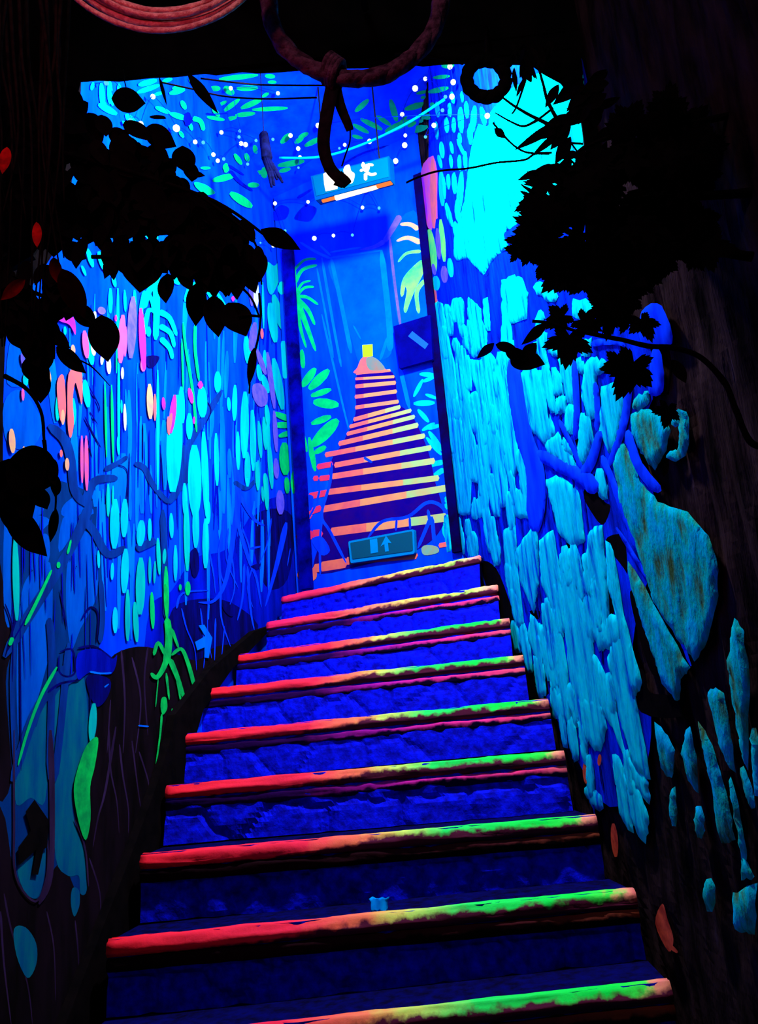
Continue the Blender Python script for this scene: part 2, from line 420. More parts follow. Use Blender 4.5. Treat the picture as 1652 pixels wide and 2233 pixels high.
for i, (a, b) in enumerate(ends):
    ax = (b-a); hx = Vector((ax.x, ax.y, 0)).normalized(); n = Vector((hx.y, -hx.x, 0)); n = n if n.y < 0 else -n
    drop = (a.z-ends[i-1][0].z) if i else .17
    drop2 = (b.z-ends[i-1][1].z) if i else .17
    dr = max(drop, drop2)
    vs, fs = stones(a - n*.012, b - n*.012, dr, i*7+1, .018 if i < 9 else .007, .012 if i < 8 else .035)
    mb = MB().add(vs, fs)
    step = mb.build('stair_step', [stonem], stair)
    t = MB()
    nx = ends[i+1] if i+1 < len(ends) else (a - n*.42, b - n*.42)
    a2 = Vector((nx[0].x, nx[0].y, a.z)) - n*.06; b2 = Vector((nx[1].x, nx[1].y, b.z)) - n*.06
    z = Vector((0, 0, .03)); lo = Vector((0, 0, -.006))
    t.add([a-n*.02+lo, b-n*.02+lo, b2+lo, a2+lo, a-n*.02-z, b-n*.02-z, b2-z, a2-z], [(0,1,2,3), (7,6,5,4), (0,4,5,1), (2,6,7,3), (1,5,6,2), (3,7,4,0)])
    tr = t.build('tread', treadm, None); tr.parent = step
    def sub(o): o.parent = step; o.matrix_parent_inverse = Matrix()
    th = .046
    sub(extrude_profile('nosing', a, b, [(-.036, 0), (-.02, .001), (-.008, -.003), (.004, -.02), (.003, -.034), (-.008, -.044), (-.03, -th)], NMtop if i >= len(ends)-2 else NM, None, i))
    if i < len(ends)-1:
        dz = Vector((0, 0, -.046)); sub(extrude_profile('lower_lip', a+dz+n*.006, b+dz+n*.006, [(-.03, 0), (-.006, -.002), (-.002, -.018), (-.008, -.034), (-.03, -.036)], lipd if i <= 7 else lipm, None, i+50))
# dark stringer along the left wall; lower half stands in for plain dark wall
strg = MB()
sp = [(590,1362),(566,1384),(490,1460),(425,1550),(410,1600),(402,1640),(386,1720),(334,1870),(262,2062),(176,2300),(90,2300),(185,2060),(262,1868),(322,1710),(352,1610),(362,1560),(440,1462),(540,1378)]
fill(PL, sp, strg, h0=.02)
bb = strg.build('baseboard_left', black); struct(bb)
mo = bb.modifiers.new('thick', 'SOLIDIFY'); mo.thickness = .03; mo.offset = 0
# ------------------------------------------------------------------ left wall mural
wl = wall_left
paint('painted_unlit_ground', PL, black, wl, (I, [[(-300,-600),(190,-600),(176,180),(165,330),(130,520),(60,640),(10,760),(4,1500),(-20,2500),(-600,2500)]]), stay=True)  # black stands in for the unlit wall in front of the arch
def rnd_spindles(C, n, box, wl_, hl, lean=0, seed=1):
    r = random.Random(seed); out = []
    for _ in range(n):
        x = r.uniform(box[0], box[2]); y = r.uniform(box[1], box[3]); h = r.uniform(*hl)
        out.append((x, y, x+h*(lean+r.uniform(-.05, .05)), y+h, r.uniform(*wl_)))
    return out
paint('painted_deep_ground', PL, deep, wl, (KG, [[(330,1330),(560,1000),(900,900),(1180,500),(1400,380),(1720,350),(1720,1300),(1250,1700),(700,2240),(200,2300),(60,2233),(120,1500)]]))  # the mural's own deep blue ground behind the roots
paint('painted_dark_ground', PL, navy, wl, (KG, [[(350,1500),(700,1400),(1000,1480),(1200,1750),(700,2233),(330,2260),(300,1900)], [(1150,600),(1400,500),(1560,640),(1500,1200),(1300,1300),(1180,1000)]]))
paint('painted_slate_ground', PL, slateg, wl, (K6, [[(-60,-40),(560,-40),(600,300),(560,780),(520,1000),(500,1600),(-60,1600)]]), (K7, [[(-60,-20),(500,-20),(500,600),(500,900),(300,1000),(-60,900)]]))
paint('painted_shaded_ground', PL, dusk, wl, (I, [[(205,1530),(235,1440),(300,1410),(380,1425),(430,1440),(470,1410),(520,1420),(400,1560),(390,1700),(330,1850),(250,2100),(230,2420),(-80,2420),(-80,1780),(0,1760),(30,1900),(80,1960),(130,1880),(170,1950),(190,1900),(180,1780),(205,1650)]]), (K6, [[(-30,300),(40,600),(70,800),(30,1000),(60,1560),(-40,1560)]]))  # dark brown wall paint, with the shade low on the wall painted in
paint('painted_dim_roots', PL, rootp, wl, (K7, [('r',12,4,[(610,-40),(620,200),(655,380),(668,560)]), ('r',16,5,[(650,-40),(590,320),(550,470),(520,640)]), ('r',12,4,[(670,60),(690,240),(720,420),(720,560)]), ('r',10,4,[(740,40),(770,280),(790,420)]), ('r',10,4,[(780,100),(830,260),(840,360)]), ('r',10,5,[(500,700),(560,900),(560,1100)]), ('r',12,6,[(20,900),(60,1100),(150,1400),(180,1634)]), ('r',10,4,[(260,1000),(300,1200),(310,1500)]), ('r',10,4,[(420,1050),(440,1300),(420,1600)]), ('r',14,6,[(0,1000),(20,1300),(60,1634)])]), (K6, [('r',14,6,[(680,820),(700,1100),(690,1400)]), ('r',12,5,[(740,860),(790,1100),(760,1400)]), ('r',10,5,[(620,1100),(600,1400)]), ('r',12,5,[(830,800),(810,1000),(830,1300)])]))
paint('painted_pale_panels', PL, panel, wl, (K6, [[(110,560),(160,400),(280,330),(290,700),(262,900),(120,1350),(90,1000)], [(380,300),(450,150),(530,220),(545,500),(450,700),(400,810),(370,600)], [(350,80),(430,60),(440,110),(330,270)], [(20,120),(60,60),(60,650),(20,600)], [(170,300),(220,180),(270,180),(270,320),(180,370)], [(110,150),(150,60),(280,90),(170,190)]]),
      (K3, [[(20,880),(120,800),(240,960),(250,1040),(180,1150),(40,1120)], [(60,500),(120,470),(160,640),(170,760),(40,760)], [(380,1490),(470,1440),(560,1542),(380,1560)], [(210,1460),(260,1450),(250,1542),(190,1542)]]))
paint('painted_teal_panels', PL, tealp, wl, (K6, [[(300,1100),(350,1030),(340,1150),(300,1320),(285,1250)], [(390,1010),(470,980),(490,1330),(430,1549),(330,1560),(340,1300)], [(120,1549),(200,1260),(260,1100),(262,1549)]]),
      (K7, [[(120,30),(260,-30),(250,380),(170,360),(90,400),(75,200)], [(310,20),(440,-60),(440,150),(400,320),(420,520),(480,680),(485,880),(450,900),(440,800),(380,800),(310,700),(300,300)], [(95,740),(180,660),(250,650),(240,830),(200,928),(130,880)], [(405,870),(440,880),(445,960),(415,1030),(395,950)], [(75,1100),(140,1090),(200,1180),(200,1300),(150,1375),(90,1250)]]))
# soft sky between trunks
paint('painted_sky_streaks', PL, sky, wl, (K3, [(730,1180,735,1542,120), (860,1000,850,1542,60), (640,900,640,1500,40), (560,1000,570,1500,60), (1330,900,1340,1542,40), (980,980,985,1400,50), (770,800,780,1200,30), (300,560,330,1000,60), (1260,880,1250,1100,60), (900,1250,905,1542,26)]),
      (K6, [(590,0,590,600,30), (670,100,665,700,24), (740,240,735,760,22), (1010,0,1010,420,14)]), (I, rnd_spindles(I, 70, (150,640,590,1150), (3, 11), (60, 220), 0, 5)))
paint('painted_dark_lines', PL, deep, wl, (I, rnd_spindles(I, 70, (160,660,600,1150), (2, 5), (60, 220), 0, 15)), (I, rnd_spindles(I, 26, (20,1050,230,1400), (2, 4), (60, 200), .02, 16)))
paint('painted_blue_roots', PL, vein, wl, (KG, [('r',70,22,[(960,-10),(1000,350),(960,700),(880,1200),(760,1420),(600,1440)]), ('r',46,18,[(1000,350),(1150,600),(1260,670)]), ('r',44,14,[(980,600),(1100,1000),(1180,1200),(1230,1490)]), ('r',64,12,[(1480,640),(1400,1000),(1320,1300),(1270,1480)]), ('r',28,10,[(800,900),(820,1300),(830,1600),(920,1880)]), ('r',28,12,[(1060,1060),(1040,1400),(990,1620)]), ('r',30,12,[(1090,1080),(1120,1500),(1160,1720)]), ('r',22,8,[(900,700),(880,1000),(1000,1300)]), ('r',20,8,[(700,900),(750,1150),(770,1350)]), ('r',26,12,[(380,1500),(440,1350),(700,1320)]), ('r',18,6,[(430,1500),(480,1700),(560,1900),(580,2120)]), ('r',18,6,[(620,1500),(660,1900),(650,2100)]), ('r',22,8,[(770,1600),(760,2020)]), ('r',18,6,[(1330,600),(1290,850),(1200,1080)]), ('r',14,6,[(1520,900),(1490,1080)]), ('r',26,14,[(1120,900),(1230,880)]), ('r',26,8,[(860,600),(800,1000),(850,1250)]), ('r',20,8,[(1040,700),(1110,900),(1110,1060)]), ('r',16,6,[(940,1000),(960,1300),(900,1500)]), ('r',16,6,[(1150,1060),(1090,1300),(1150,1500)]), ('r',16,6,[(1590,880),(1600,980)]), ('r',14,5,[(700,1400),(690,1700),(730,2000)]), ('r',14,5,[(860,1680),(830,2000)])]))
paint('painted_slate_roots', PL, slate, wl, (K3, [('r',60,50,[(285,1010),(380,1100),(420,1230),(440,1400),(505,1490)]), ('r',60,40,[(500,1500),(560,1350),(700,1330)]), ('r',34,24,[(620,1280),(700,1240),(760,1200)]), ('r',38,30,[(800,1240),(860,1270),(900,1350),(960,1430),(1010,1480)]), ('r',50,34,[(1010,1480),(1080,1350),(1120,1150),(1230,960),(1330,800)]), ('r',50,40,[(1090,1130),(1110,1320),(1060,1400)]), ('r',30,24,[(1400,1350),(1470,1390),(1530,1340)])]),
      (K6, [('r',62,52,[(15,860),(140,650),(300,400),(440,150),(505,-20)]), ('r',50,40,[(440,60),(520,150),(600,280),(700,240)]), ('r',60,44,[(60,1560),(180,1200),(300,1000),(380,900)]), ('r',28,26,[(75,-20),(85,650),(60,1000),(80,1549)]), ('r',44,40,[(270,640),(285,900),(270,1549)]), ('r',40,40,[(380,780),(340,1200),(300,1560)]), ('r',50,40,[(760,250),(830,220),(870,200)]), ('r',36,36,[(910,30),(925,400),(930,650)]), ('r',30,28,[(560,420),(570,640),(555,780)]), ('r',44,40,[(300,950),(360,1000),(450,930)])]))
paint('painted_dark_outlines', PL, navy, wl, (K6, [('r',14,10,[(430,810),(520,800),(600,850),(640,890)]), ('r',12,9,[(450,650),(500,580),(545,620),(535,780)]), ('r',12,10,[(330,830),(400,820),(415,940),(370,970),(325,940),(325,850)]), ('r',16,10,[(105,560),(20,860)]), ('r',9,8,[(30,830),(150,620),(280,390)]), ('r',8,8,[(105,650),(110,1500)]), ('r',9,8,[(20,560),(60,700),(60,1000)]), ('r',8,6,[(500,980),(500,1330)]), ('r',14,12,[(260,1060),(330,1010),(440,990)]), ('r',8,8,[(330,480),(370,700)]), ('r',7,6,[(420,350)  ,(425,352)]), [(1060,280),(1100,250),(1110,330),(1080,400)], [(490,960),(610,985),(600,1080),(540,1140),(488,1050)]]),
      (KG, [[(840,1460),(970,1480),(940,1580),(870,1540)], [(530,1130),(590,930),(605,1100),(570,1190)], [(1120,1080),(1220,1050),(1190,1110)]]),
      (K3, [('r',10,6,[(500,960),(560,1080),(600,1150)]), ('r',8,5,[(530,930),(580,1010)]), ('r',9,5,[(510,1070),(545,1210)]), [(870,600),(950,600),(920,660),(880,660)], ('r',10,6,[(490,720),(580,880),(590,930)]), ('r',8,6,[(770,1180),(760,1542)]), ('r',8,6,[(850,1000),(850,1240)]), ('r',8,6,[(960,1180),(975,1430)]), ('r',8,6,[(1215,840),(1260,920),(1230,1000)]), ('r',7,5,[(700,1250),(760,1300),(740,1542)]), ('r',10,8,[(1210,1260),(1215,1350)])]))
paint('painted_helmet', PL, deep, wl, (K6, [[(430,840),(540,815),(620,870),(652,850),(620,955),(500,945),(430,985)]]))
paint('painted_pale_rim', PL, sky, wl, (K6, [('r',12,8,[(497,942),(560,952),(622,948)]), ('r',9,9,[(770,1245),(830,1250)]), ('r',10,6,[(580,1030),(605,1010)])]))
paint('painted_panel_outlines', PL, rootp, wl, (K7, [('r',34,26,[(275,-20),(285,400),(275,800),(210,960)]), ('r',12,12,[(70,-20),(70,500),(80,800),(190,945),(255,800),(262,600)]), ('r',10,8,[(410,480),(470,640),(490,860)])]))
paint('painted_cyan_gaps', PL, cyan, wl,
  (K3, [(1050,830,1030,1412,104), (1160,1130,1165,1560,88), (1215,1050,1235,1560,46), (1300,690,1300,815,46), (1405,770,1400,985,34), (1465,810,1460,1210,56), (1510,920,1515,1285,40), (1130,940,1130,1095,44), (1205,780,1210,965,66), (1290,1060,1297,1375,32), (1365,845,1370,925,32), (1420,1050,1425,1280,30), (1480,1180,1480,1380,40), (1100,1360,1105,1560,34), (940,680,940,1400,20), (1080,780,1090,1000,40), (705,600,705,1190,18), (655,190,655,340,28), (700,190,700,610,20), (500,740,522,905,46), (430,850,432,1010,36), (1470,480,1485,640,46), (1545,1250,1545,1400,20), (700,1080,705,1190,20), (885,420,885,480,40), (740,200,745,330,20), (800,200,800,330,24)]),
  (K6, [(640,-30,635,250,58), (695,-30,690,185,46), (790,90,780,235,52), (835,80,835,205,26), (700,250,690,500,48), (625,330,622,425,22), (1150,80,1150,360,40), (1165,-20,1165,110,28), (1095,-10,1095,245,42), (980,230,980,430,26), (955,50,960,190,28), (640,580,640,725,34), (545,260,548,360,18)]), (KH, [(220,200,232,370,44), (280,185,282,345,42), (165,195,150,250,36), (200,350,330,420,50), (345,205,350,300,40), (395,420,470,510,70), (370,470,430,520,50), (240,330,250,400,40), (300,300,300,360,36)]))
paint('painted_teal_reeds', PL, teal, wl,
  (K6, [(75,180,85,655,42), (710,480,710,770,32), (785,300,780,620,58), (750,550,762,775,34), (880,190,890,395,26), (865,320,860,445,17), (835,295,835,445,19), (920,250,915,335,22), (1040,-20,1047,375,38), (520,1120,505,1340,48)]),
  (K3, [(145,700,145,775,50), (205,775,205,815,34), (340,830,335,985,32), (520,480,545,650,46), (640,1365,640,1560,24), (670,1375,668,1500,14), (380,420,382,470,26), (1600,960,1610,1220,26), (1590,1310,1600,1510,26), (1550,1000,1560,1200,26), (720,860,722,940,14)]),
  (KE, [(690,770,705,1040,66), (805,1050,830,1210,56), (850,1150,905,1330,66), (870,910,872,1110,44), (810,1600,835,1960,46), (860,1560,880,1880,46), (885,1440,907,1650,52), (910,1800,942,2260,54), (790,2000,800,2260,40), (872,2110,885,2260,54), (740,1500,770,2010,46), (700,1900,702,2150,50)]), (KG, [(1195,20,1190,320,40), (1260,150,1285,515,46), (1235,280,1245,430,30)]))
paint('painted_gap_leaves', PL, teal, wl, (KH, [(120,1370,160,1500,40), (200,1390,250,1530,50), (80,1490,110,1560,30), (300,1560,320,1640,30), (470,1180,520,1250,44), (520,1250,620,1340,44), (570,1220,620,1300,24), (290,670,340,750,60), (410,660,490,720,40), (520,720,560,760,30), (560,730,680,830,40), (620,620,660,780,36), (850,1320,900,1390,30), (900,1410,950,1470,50), (1130,1290,1190,1460,60)]))
paint('painted_green_reeds', PL, green, wl,
  (K6, [(320,325,318,360,30), (845,495,852,700,28), (925,350,930,650,32), (1050,435,1048,512,42), (1006,450,1006,485,22), ('r',10,16,[(390,200),(370,280)]), ('r',14,22,[(280,370),(220,500),(130,680)]), ('r',26,20,[(60,750),(42,795)]), ('r',20,14,[(310,915),(215,1090),(140,1290),(90,1470)])]),
  (K3, [(620,750,630,1205,15), (660,770,671,1235,19), (690,560,690,700,10)]),
  (KE, [('r',24,28,[(72,640),(100,900),(165,1300),(205,1710)]), ('r',34,26,[(192,660),(190,900),(228,1210)]), ('r',20,20,[(60,800),(75,1300)])]))
paint('painted_palm_fronds', PL, teal, wl, (K3, [('r',46,34,[(925,100),(932,300),(925,500)]), ('r',40,20,[(945,330),(1010,370),(1052,475)]), ('r',38,20,[(950,415),(1015,460),(1038,545)]), ('r',38,20,[(955,490),(1010,550),(1026,615)]), ('r',28,20,[(860,205),(838,330),(862,450)]), ('r',30,18,[(870,205),(905,270),(912,340)]), ('r',44,26,[(850,310),(885,210),(950,110)]), ('r',34,20,[(850,480),(880,330),(905,330)])]),
      (KE, [('r',90,80,[(-10,260),(60,180),(130,150)]), ('r',30,50,[(240,240),(140,300),(95,440)]), ('r',60,50,[(225,250),(300,310),(365,410)]), ('r',30,30,[(270,205),(380,320),(495,500)]), (640,60,650,330,60)]))
paint('painted_trunk_teal', PL, teal, wl, (KE, [(920,450,975,835,96), (955,370,1040,700,90), [(890,60),(960,90),(1010,60),(1035,180),(1000,260),(940,370),(895,300)], (1045,305,52), (1060,820,1080,1185,94), (955,990,1045,1490,92), (850,250,860,700,26)]))
paint('painted_ivy', PL, green, wl, (KE, [(955,1520,1150,1600,66), (950,1640,1160,1640,86), (1005,1750,1160,1700,74), (1180,1380,1165,1600,118), (1210,1640,1190,1860,96), (1060,1810,1072,2125,118), (1080,2150,1092,2260,70), (1162,2090,1150,2260,50), (1160,1270,46), (1205,1890,1210,2010,72), (1240,1700,1290,1900,50)]), (KG, [(1480,210,1488,350,70), (1565,130,1560,350,50)]))
paint('painted_pale_blossom', PL, white, wl, (KE, [(775,185,785,500,70)]), (K3, [(545,510,555,595,32), (640,595,645,705,30), (725,665,725,735,20), (738,885,742,1045,20), (605,580,600,650,22), (560,330,545,420,40)]))
paint('painted_lilac_blossom', PL, lilac, wl, (KE, [(775,640,735,920,80), (790,900,880,1150,56), (895,930,965,1480,56), [(750,1260),(820,1235),(890,1310),(890,1430),(820,1460),(760,1380)], (730,200,745,480,50), (960,1500,985,1900,50)]), (K3, [(580,310,620,340,60), (790,240,775,610,60), (120,580,130,660,26)]), (KG, [(1410,320,1420,560,90), (1370,0,1380,200,60)]))
paint('painted_pink_blossom', PL, pink, wl, (K3, [(495,445,512,610,42), (728,350,712,640,50), (850,610,850,690,48), (480,1075,482,1360,22), (506,1075,510,1405,28), (125,790,126,865,20), (745,420,740,600,22)]))
paint('painted_magenta_blossom', PL, magenta, wl, (K3, [[(290,310),(340,355),(430,365),(442,470),(405,410),(345,385)], (835,310,855,680,44), (1040,830,1015,1060,42), (685,350,685,390,22), (1155,960,1155,1005,22), (970,845,975,920,32)]), (KE, [(130,1280,160,1430,52), (240,1250,32), (560,410,22), (495,310,22)]), (KD, [(285,985,285,1045,44)]), (KG, [('r',24,14,[(1600,230),(1610,380),(1570,480)])]))
paint('painted_salmon_drips', PL, salmon, wl, (K3, [[(400,705),(470,680),(484,760),(480,890),(458,810),(440,760),(425,860),(432,1000),(412,1090),(394,1000)], [(330,760),(370,715),(384,900),(372,1000),(345,960)], (1000,960,1005,1070,24), (1020,940,1000,1060,26), (355,1160,356,1205,26), (920,825,920,985,20)]), (KE, [[(640,-10),(770,15),(775,70),(700,145),(650,80)], (790,140,800,210,36), (840,700,845,800,34)]))
paint('painted_cream_drips', PL, cream, wl, (K3, [(887,765,893,975,42), (275,680,285,765,32), (55,1035,65,1180,42), (130,1140,132,1200,22), (390,1210,392,1285,28), (425,530,430,590,36), (365,920,365,1010,24)]))
paint('painted_hanging_plant', PL, lime, wl, (K6, [('r',36,44,[(930,640),(940,760),(925,900)]), ('r',20,20,[(855,850),(880,780),(920,850)]), ('r',18,24,[(955,850),(1010,815),(1050,900),(1088,1040)]), ('r',34,20,[(935,850),(905,930),(870,975),(838,950)]), ('r',34,18,[(945,870),(990,980),(1028,1100)]), ('r',22,12,[(955,700),(995,810)]), ('r',7,6,[(880,980),(865,1140)]), ('r',14,7,[(900,1180),(890,1300),(865,1480)]), ('r',16,10,[(925,950),(942,1100)]), ('r',14,10,[(985,980),(1008,1110)]), ('r',16,12,[(958,1150),(970,1300),(965,1450)]), ('r',8,6,[(925,1270),(920,1490)]), [(900,1090),(925,1090),(930,1150),(905,1185),(893,1140)], (920,450,928,640,26)]),
      (K7, [[(480,60),(540,25),(522,180),(495,300),(497,480),(470,600),(430,500),(402,320),(430,180)]]))
paint('painted_pale_arrow', PL, sky, wl, (I, [('p', [K6(p) for p in [(1108,682),(1140,678),(1186,752),(1165,866),(1140,862),(1142,805),(1100,822),(1088,775),(1145,742)]])]), label='pale blue painted arrow pointing up the stairs')
paint('painted_dark_arrow', PL, black, wl, (I, [('p', [K7(p) for p in [(130,440),(180,372),(262,490),(252,640),(232,650),(200,795),(168,790),(190,655),(92,742),(88,640),(160,545)]])]), label='black painted arrow on a pale panel')
# ------------------------------------------------------------------ right wall: painted bark relief
wr = wall_right
paint('painted_blue_bark', PR, barkblue, wr, (I, [[(935,240),(940,600),(960,900),(985,1150),(1050,1260),(1110,1400),(1180,1500),(1260,1660),(1330,1760),(1400,1700),(1420,1560),(1380,1440),(1400,1300),(1450,1180),(1420,1060),(1390,960),(1430,840),(1400,720),(1290,600),(1275,400),(1270,130),(1100,60),(950,100)]]))
paint('painted_dark_gap', PR, black, wr, (KC, [[(240,620),(400,680),(560,1080),(650,1350),(730,1500),(830,1760),(1000,1640),(960,2000),(700,1980),(450,1350),(330,1000)], [(1140,420),(1220,420),(1300,640),(1390,950),(1420,1240),(1380,1260),(1300,1050),(1280,850),(1220,600)], [(750,1130),(860,1130),(840,1220)], [(900,1540),(980,1620),(1010,1780),(940,1760)]]),
      (K5, [[(690,1300),(780,1180),(800,1340),(840,1380),(800,1480),(740,1420)], (510,1120,530,1180,30), (640,900,660,1050,30)]), (K8, [[(660,60),(740,40),(760,200),(740,180)], [(770,290),(820,340),(890,640),(860,640),(800,450)], [(640,420),(690,180),(700,380)], [(760,650),(830,640),(860,740),(960,760),(1000,850),(820,830)]]))
paint('painted_pink_post', PR, pink, wr, (KA, [('p',[(95,980),(140,925),(185,905),(205,960),(224,1060),(220,1300),(224,1470),(190,1490),(170,1580),(140,1560),(115,1500),(90,1280),(60,1110)])]))
paint('painted_magenta_edge', PR, magenta, wr, (KA, [[(55,1110),(95,1100),(120,1300),(132,1480),(100,1500),(70,1300)]]), (KB_, [(215,285,210,350,90)]))
paint('painted_salmon_streak', PR, salmon, wr, (KA, [(180,930,190,1560,60), (180,2060,205,2250,50)]), (KB_, [(70,10,110,110,50)]))
paint('painted_lime_moss', PR, ygreen, wr, (KA, [(150,1570,200,1950,80), (130,1640,150,1800,50), (250,1480,285,1860,56)]))
paint('painted_lilac_moss', PR, lilac, wr, (KA, [(220,1560,240,1840,50), (280,1900,290,2050,90), (180,1880,200,1980,50)]))
paint('painted_teal_moss', PR, teal, wr, (KA, [(205,1990,215,2120,100), (120,1560,125,1700,40), (255,780,270,930,66), (255,1040,270,1360,60), (215,420,230,560,60), (300,560,310,700,50), (230,900,260,1020,50), (330,1830,350,2000,60), (210,600,220,760,40)]))
bark_c = [(430,470,440,700,56), (480,420,492,570,46), (562,460,540,690,56), (620,470,652,630,56), (400,760,470,910,34), (340,780,362,890,44), (320,1070,322,1210,44), (372,1060,380,1260,46), (440,1050,420,1410,60), (300,1330,355,1550,46), (420,700,430,800,50), (520,620,520,800,50), (330,430,335,560,40), (370,560,372,700,40), (400,1300,410,1500,50), (280,1100,290,1300,30), (350,330,370,440,40), (440,330,450,420,40), (470,860,480,1040,40), (420,900,425,1040,36), (380,1500,400,1660,50), (340,900,350,1020,36)]
big = [(750,460),(800,400),(830,350),(900,300),(980,250),(1060,200),(1150,150),(1300,100),(1500,60),(1560,500),(1540,1000),(1480,1300),(1300,1500),(1000,1500),(880,1560),(820,1620),(860,1740),(780,1790),(700,1880),(640,1980),(560,1900),(480,1830),(380,1840),(385,1600),(470,1300),(500,1050),(520,900),(570,700),(600,620),(680,640),(700,520)]
paint('bark_plate_upper', PR, cyanT, wr, (KA, [big] + bark_c), dome=.005, jit=.006, reach=.012)
paint('painted_blue_crevices', PR, barkblue, wr, (KA, [('r',14,5,[(500,1000),(540,1100),(530,1400)]), ('r',10,5,[(600,1000),(570,1200),(600,1240)]), ('r',9,4,[(720,1150),(700,1260)]), ('r',12,5,[(520,1500),(550,1700),(500,1800)]), ('r',10,5,[(830,760),(850,920)]), ('r',10,5,[(430,1560),(440,1760)]), ('r',9,4,[(770,1040),(760,1120)]), ('r',12,6,[(640,480),(680,640)]), ('r',9,4,[(560,1330),(580,1400)]), (530,1780,50), (660,1960,30)]))
low = [('B', [(90,100),(150,110),(230,560),(270,700),(300,1000),(330,1200),(400,1600),(440,1900),(430,2233),(300,2233),(230,1500),(170,1000),(130,500)]), ('B', (210,130,232,250,64)), ('B', (290,60,290,270,50)), ('B', (350,60,352,215,40)), ('B', (350,305,392,445,52)), ('B', (200,350,205,440,60)), ('B', (400,420,410,560,40)), ('B', (290,470,320,600,50)),
  ('B', [(440,60),(540,160),(540,260),(600,380),(600,500),(480,640),(440,560),(470,340),(440,230)]), ('B', [(310,520),(380,560),(420,900),(430,1300),(480,1500),(500,1900),(460,1900),(380,1300),(320,800)]),
  ('B', [(450,690),(540,690),(650,615),(720,740),(705,800),(735,600),(840,660),(830,900),(850,1150),(900,1250),(900,1500),(935,1700),(860,1930),(800,1700),(780,1450),(700,1300),(650,1080),(590,1210),(520,950),(450,780)]),
  ('B', [(620,1150),(660,1180),(760,1500),(830,2140),(780,2160),(700,1850),(640,1500)]), ('B', [(430,1050),(520,990),(560,1250),(620,1440),(640,1700),(600,2260),(530,2260),(560,1800),(540,1500),(480,1300)]), ('B', (470,1490,500,1910,56)), ('B', (650,1840,722,2260,66)), ('B', (500,2090,492,2280,44)),
  ('B', [(970,820),(1020,770),(1180,800),(1190,960),(1220,1200),(1300,1400),(1200,1510),(1080,1380),(1030,1150),(980,950)]), ('B', [(1220,1530),(1330,1430),(1450,1620),(1520,1780),(1500,1860),(1350,1680),(1250,1620)]), ('B', (1375,1470,1475,1630,66)),
  ('B', [(940,1600),(1010,1590),(1060,1800),(1090,2000),(1090,2260),(870,2260),(870,2080),(910,1980),(980,2050),(960,1850),(930,1700)]),
  ('5', [(490,1240),(540,1215),(610,1250),(660,1310),(675,1420),(690,1560),(640,1600),(560,1520),(520,1350)]),
  ('B', [(1170,180),(1190,250),(1150,340),(1210,420),(1200,600),(1240,760),(1180,740),(1150,600),(1140,400),(1120,260)]), ('B', (1200,690,1290,1200,62)), ('B', [(1000,580),(1120,500),(1130,610)]), ('B', [(1220,510),(1330,530),(1380,660),(1340,640),(1270,600)]), ('B', [(1350,650),(1450,640),(1490,850),(1490,1100),(1450,1100),(1400,900)]), ('B', [(1290,760),(1350,830),(1380,1030),(1310,1030)]), ('B', [(1330,1050),(1410,1060),(1410,1200),(1330,1220)]), ('B', (1472,1140,1460,1415,90)),
  ('5', [(250,130),(300,112),(345,120),(375,200),(370,340),(290,370),(262,280),(245,200)]), ('5', [(690,470),(730,450),(722,545),(690,540)]), ('5', (665,565,690,645,36)), ('5', [(740,560),(800,570),(840,610),(760,650),(760,890),(720,880),(690,760),(710,600)]), ('5', [(680,860),(720,880),(740,1020),(690,1140),(670,1110)]), ('5', [(800,730),(910,680),(910,870),(870,1040),(840,1080),(790,960)]), ('5', (430,160,540,230,80)), ('5', [(640,240),(790,260),(720,380),(640,320)]), ('5', (780,1180,810,1340,50))]
XF = {'B': KB_, '5': K5, '8': K8, 'I': I}
low8 = [[(210,20),(250,-10),(260,180),(290,450),(250,350),(220,200)], [(270,100),(350,-10),(355,250),(340,370),(290,250)], [(372,60),(420,20),(450,200),(480,480),(440,400),(380,250)], [(460,120),(510,100),(540,280),(590,450),(620,700),(660,900),(620,1000),(540,850),(500,600),(480,350)], [(330,400),(370,450),(385,600),(370,630),(320,500)], [(390,380),(440,360),(480,600),(510,900),(470,840),(420,600)], [(590,30),(640,-10),(660,200),(680,500),(640,560),(600,420),(580,200)], [(670,60),(700,150),(740,400),(820,700),(790,760),(860,1140),(800,1080),(740,880),(680,600),(720,420),(680,250)], [(600,560),(680,700),(740,1000),(850,1150),(860,1240),(800,1150),(700,900),(640,800)], [(700,1020),(720,1040),(760,1150),(782,1375),(730,1280)], [(760,1110),(790,1140),(852,1300),(840,1415),(790,1330)], [(420,680),(450,760),(480,860),(430,850)], [(540,760),(640,780),(660,900),(640,1000),(560,940)],
  (60,20,70,150,40), (160,20,175,170,30), (250,420,270,560,24), (580,1170,640,1260,60), (690,470,60)]
ANG = True
paint('bark_plate_lower', PR, cyanT, wr, *[(XF[k], [it]) for k, it in low], (K8, low8), (I, rnd_spindles(I, 34, (965,640,1120,1150), (5, 12), (40, 120), .08, 8)), (I, [it for it in rnd_spindles(I, 50, (1060,1180,1400,1680), (7, 16), (60, 150), .14, 12) if 1045+(it[1]-1180)*.42 < it[0]-12 < 1300+(it[1]-1180)*.12]), dome=.004, jit=.011, reach=.008, g=4)
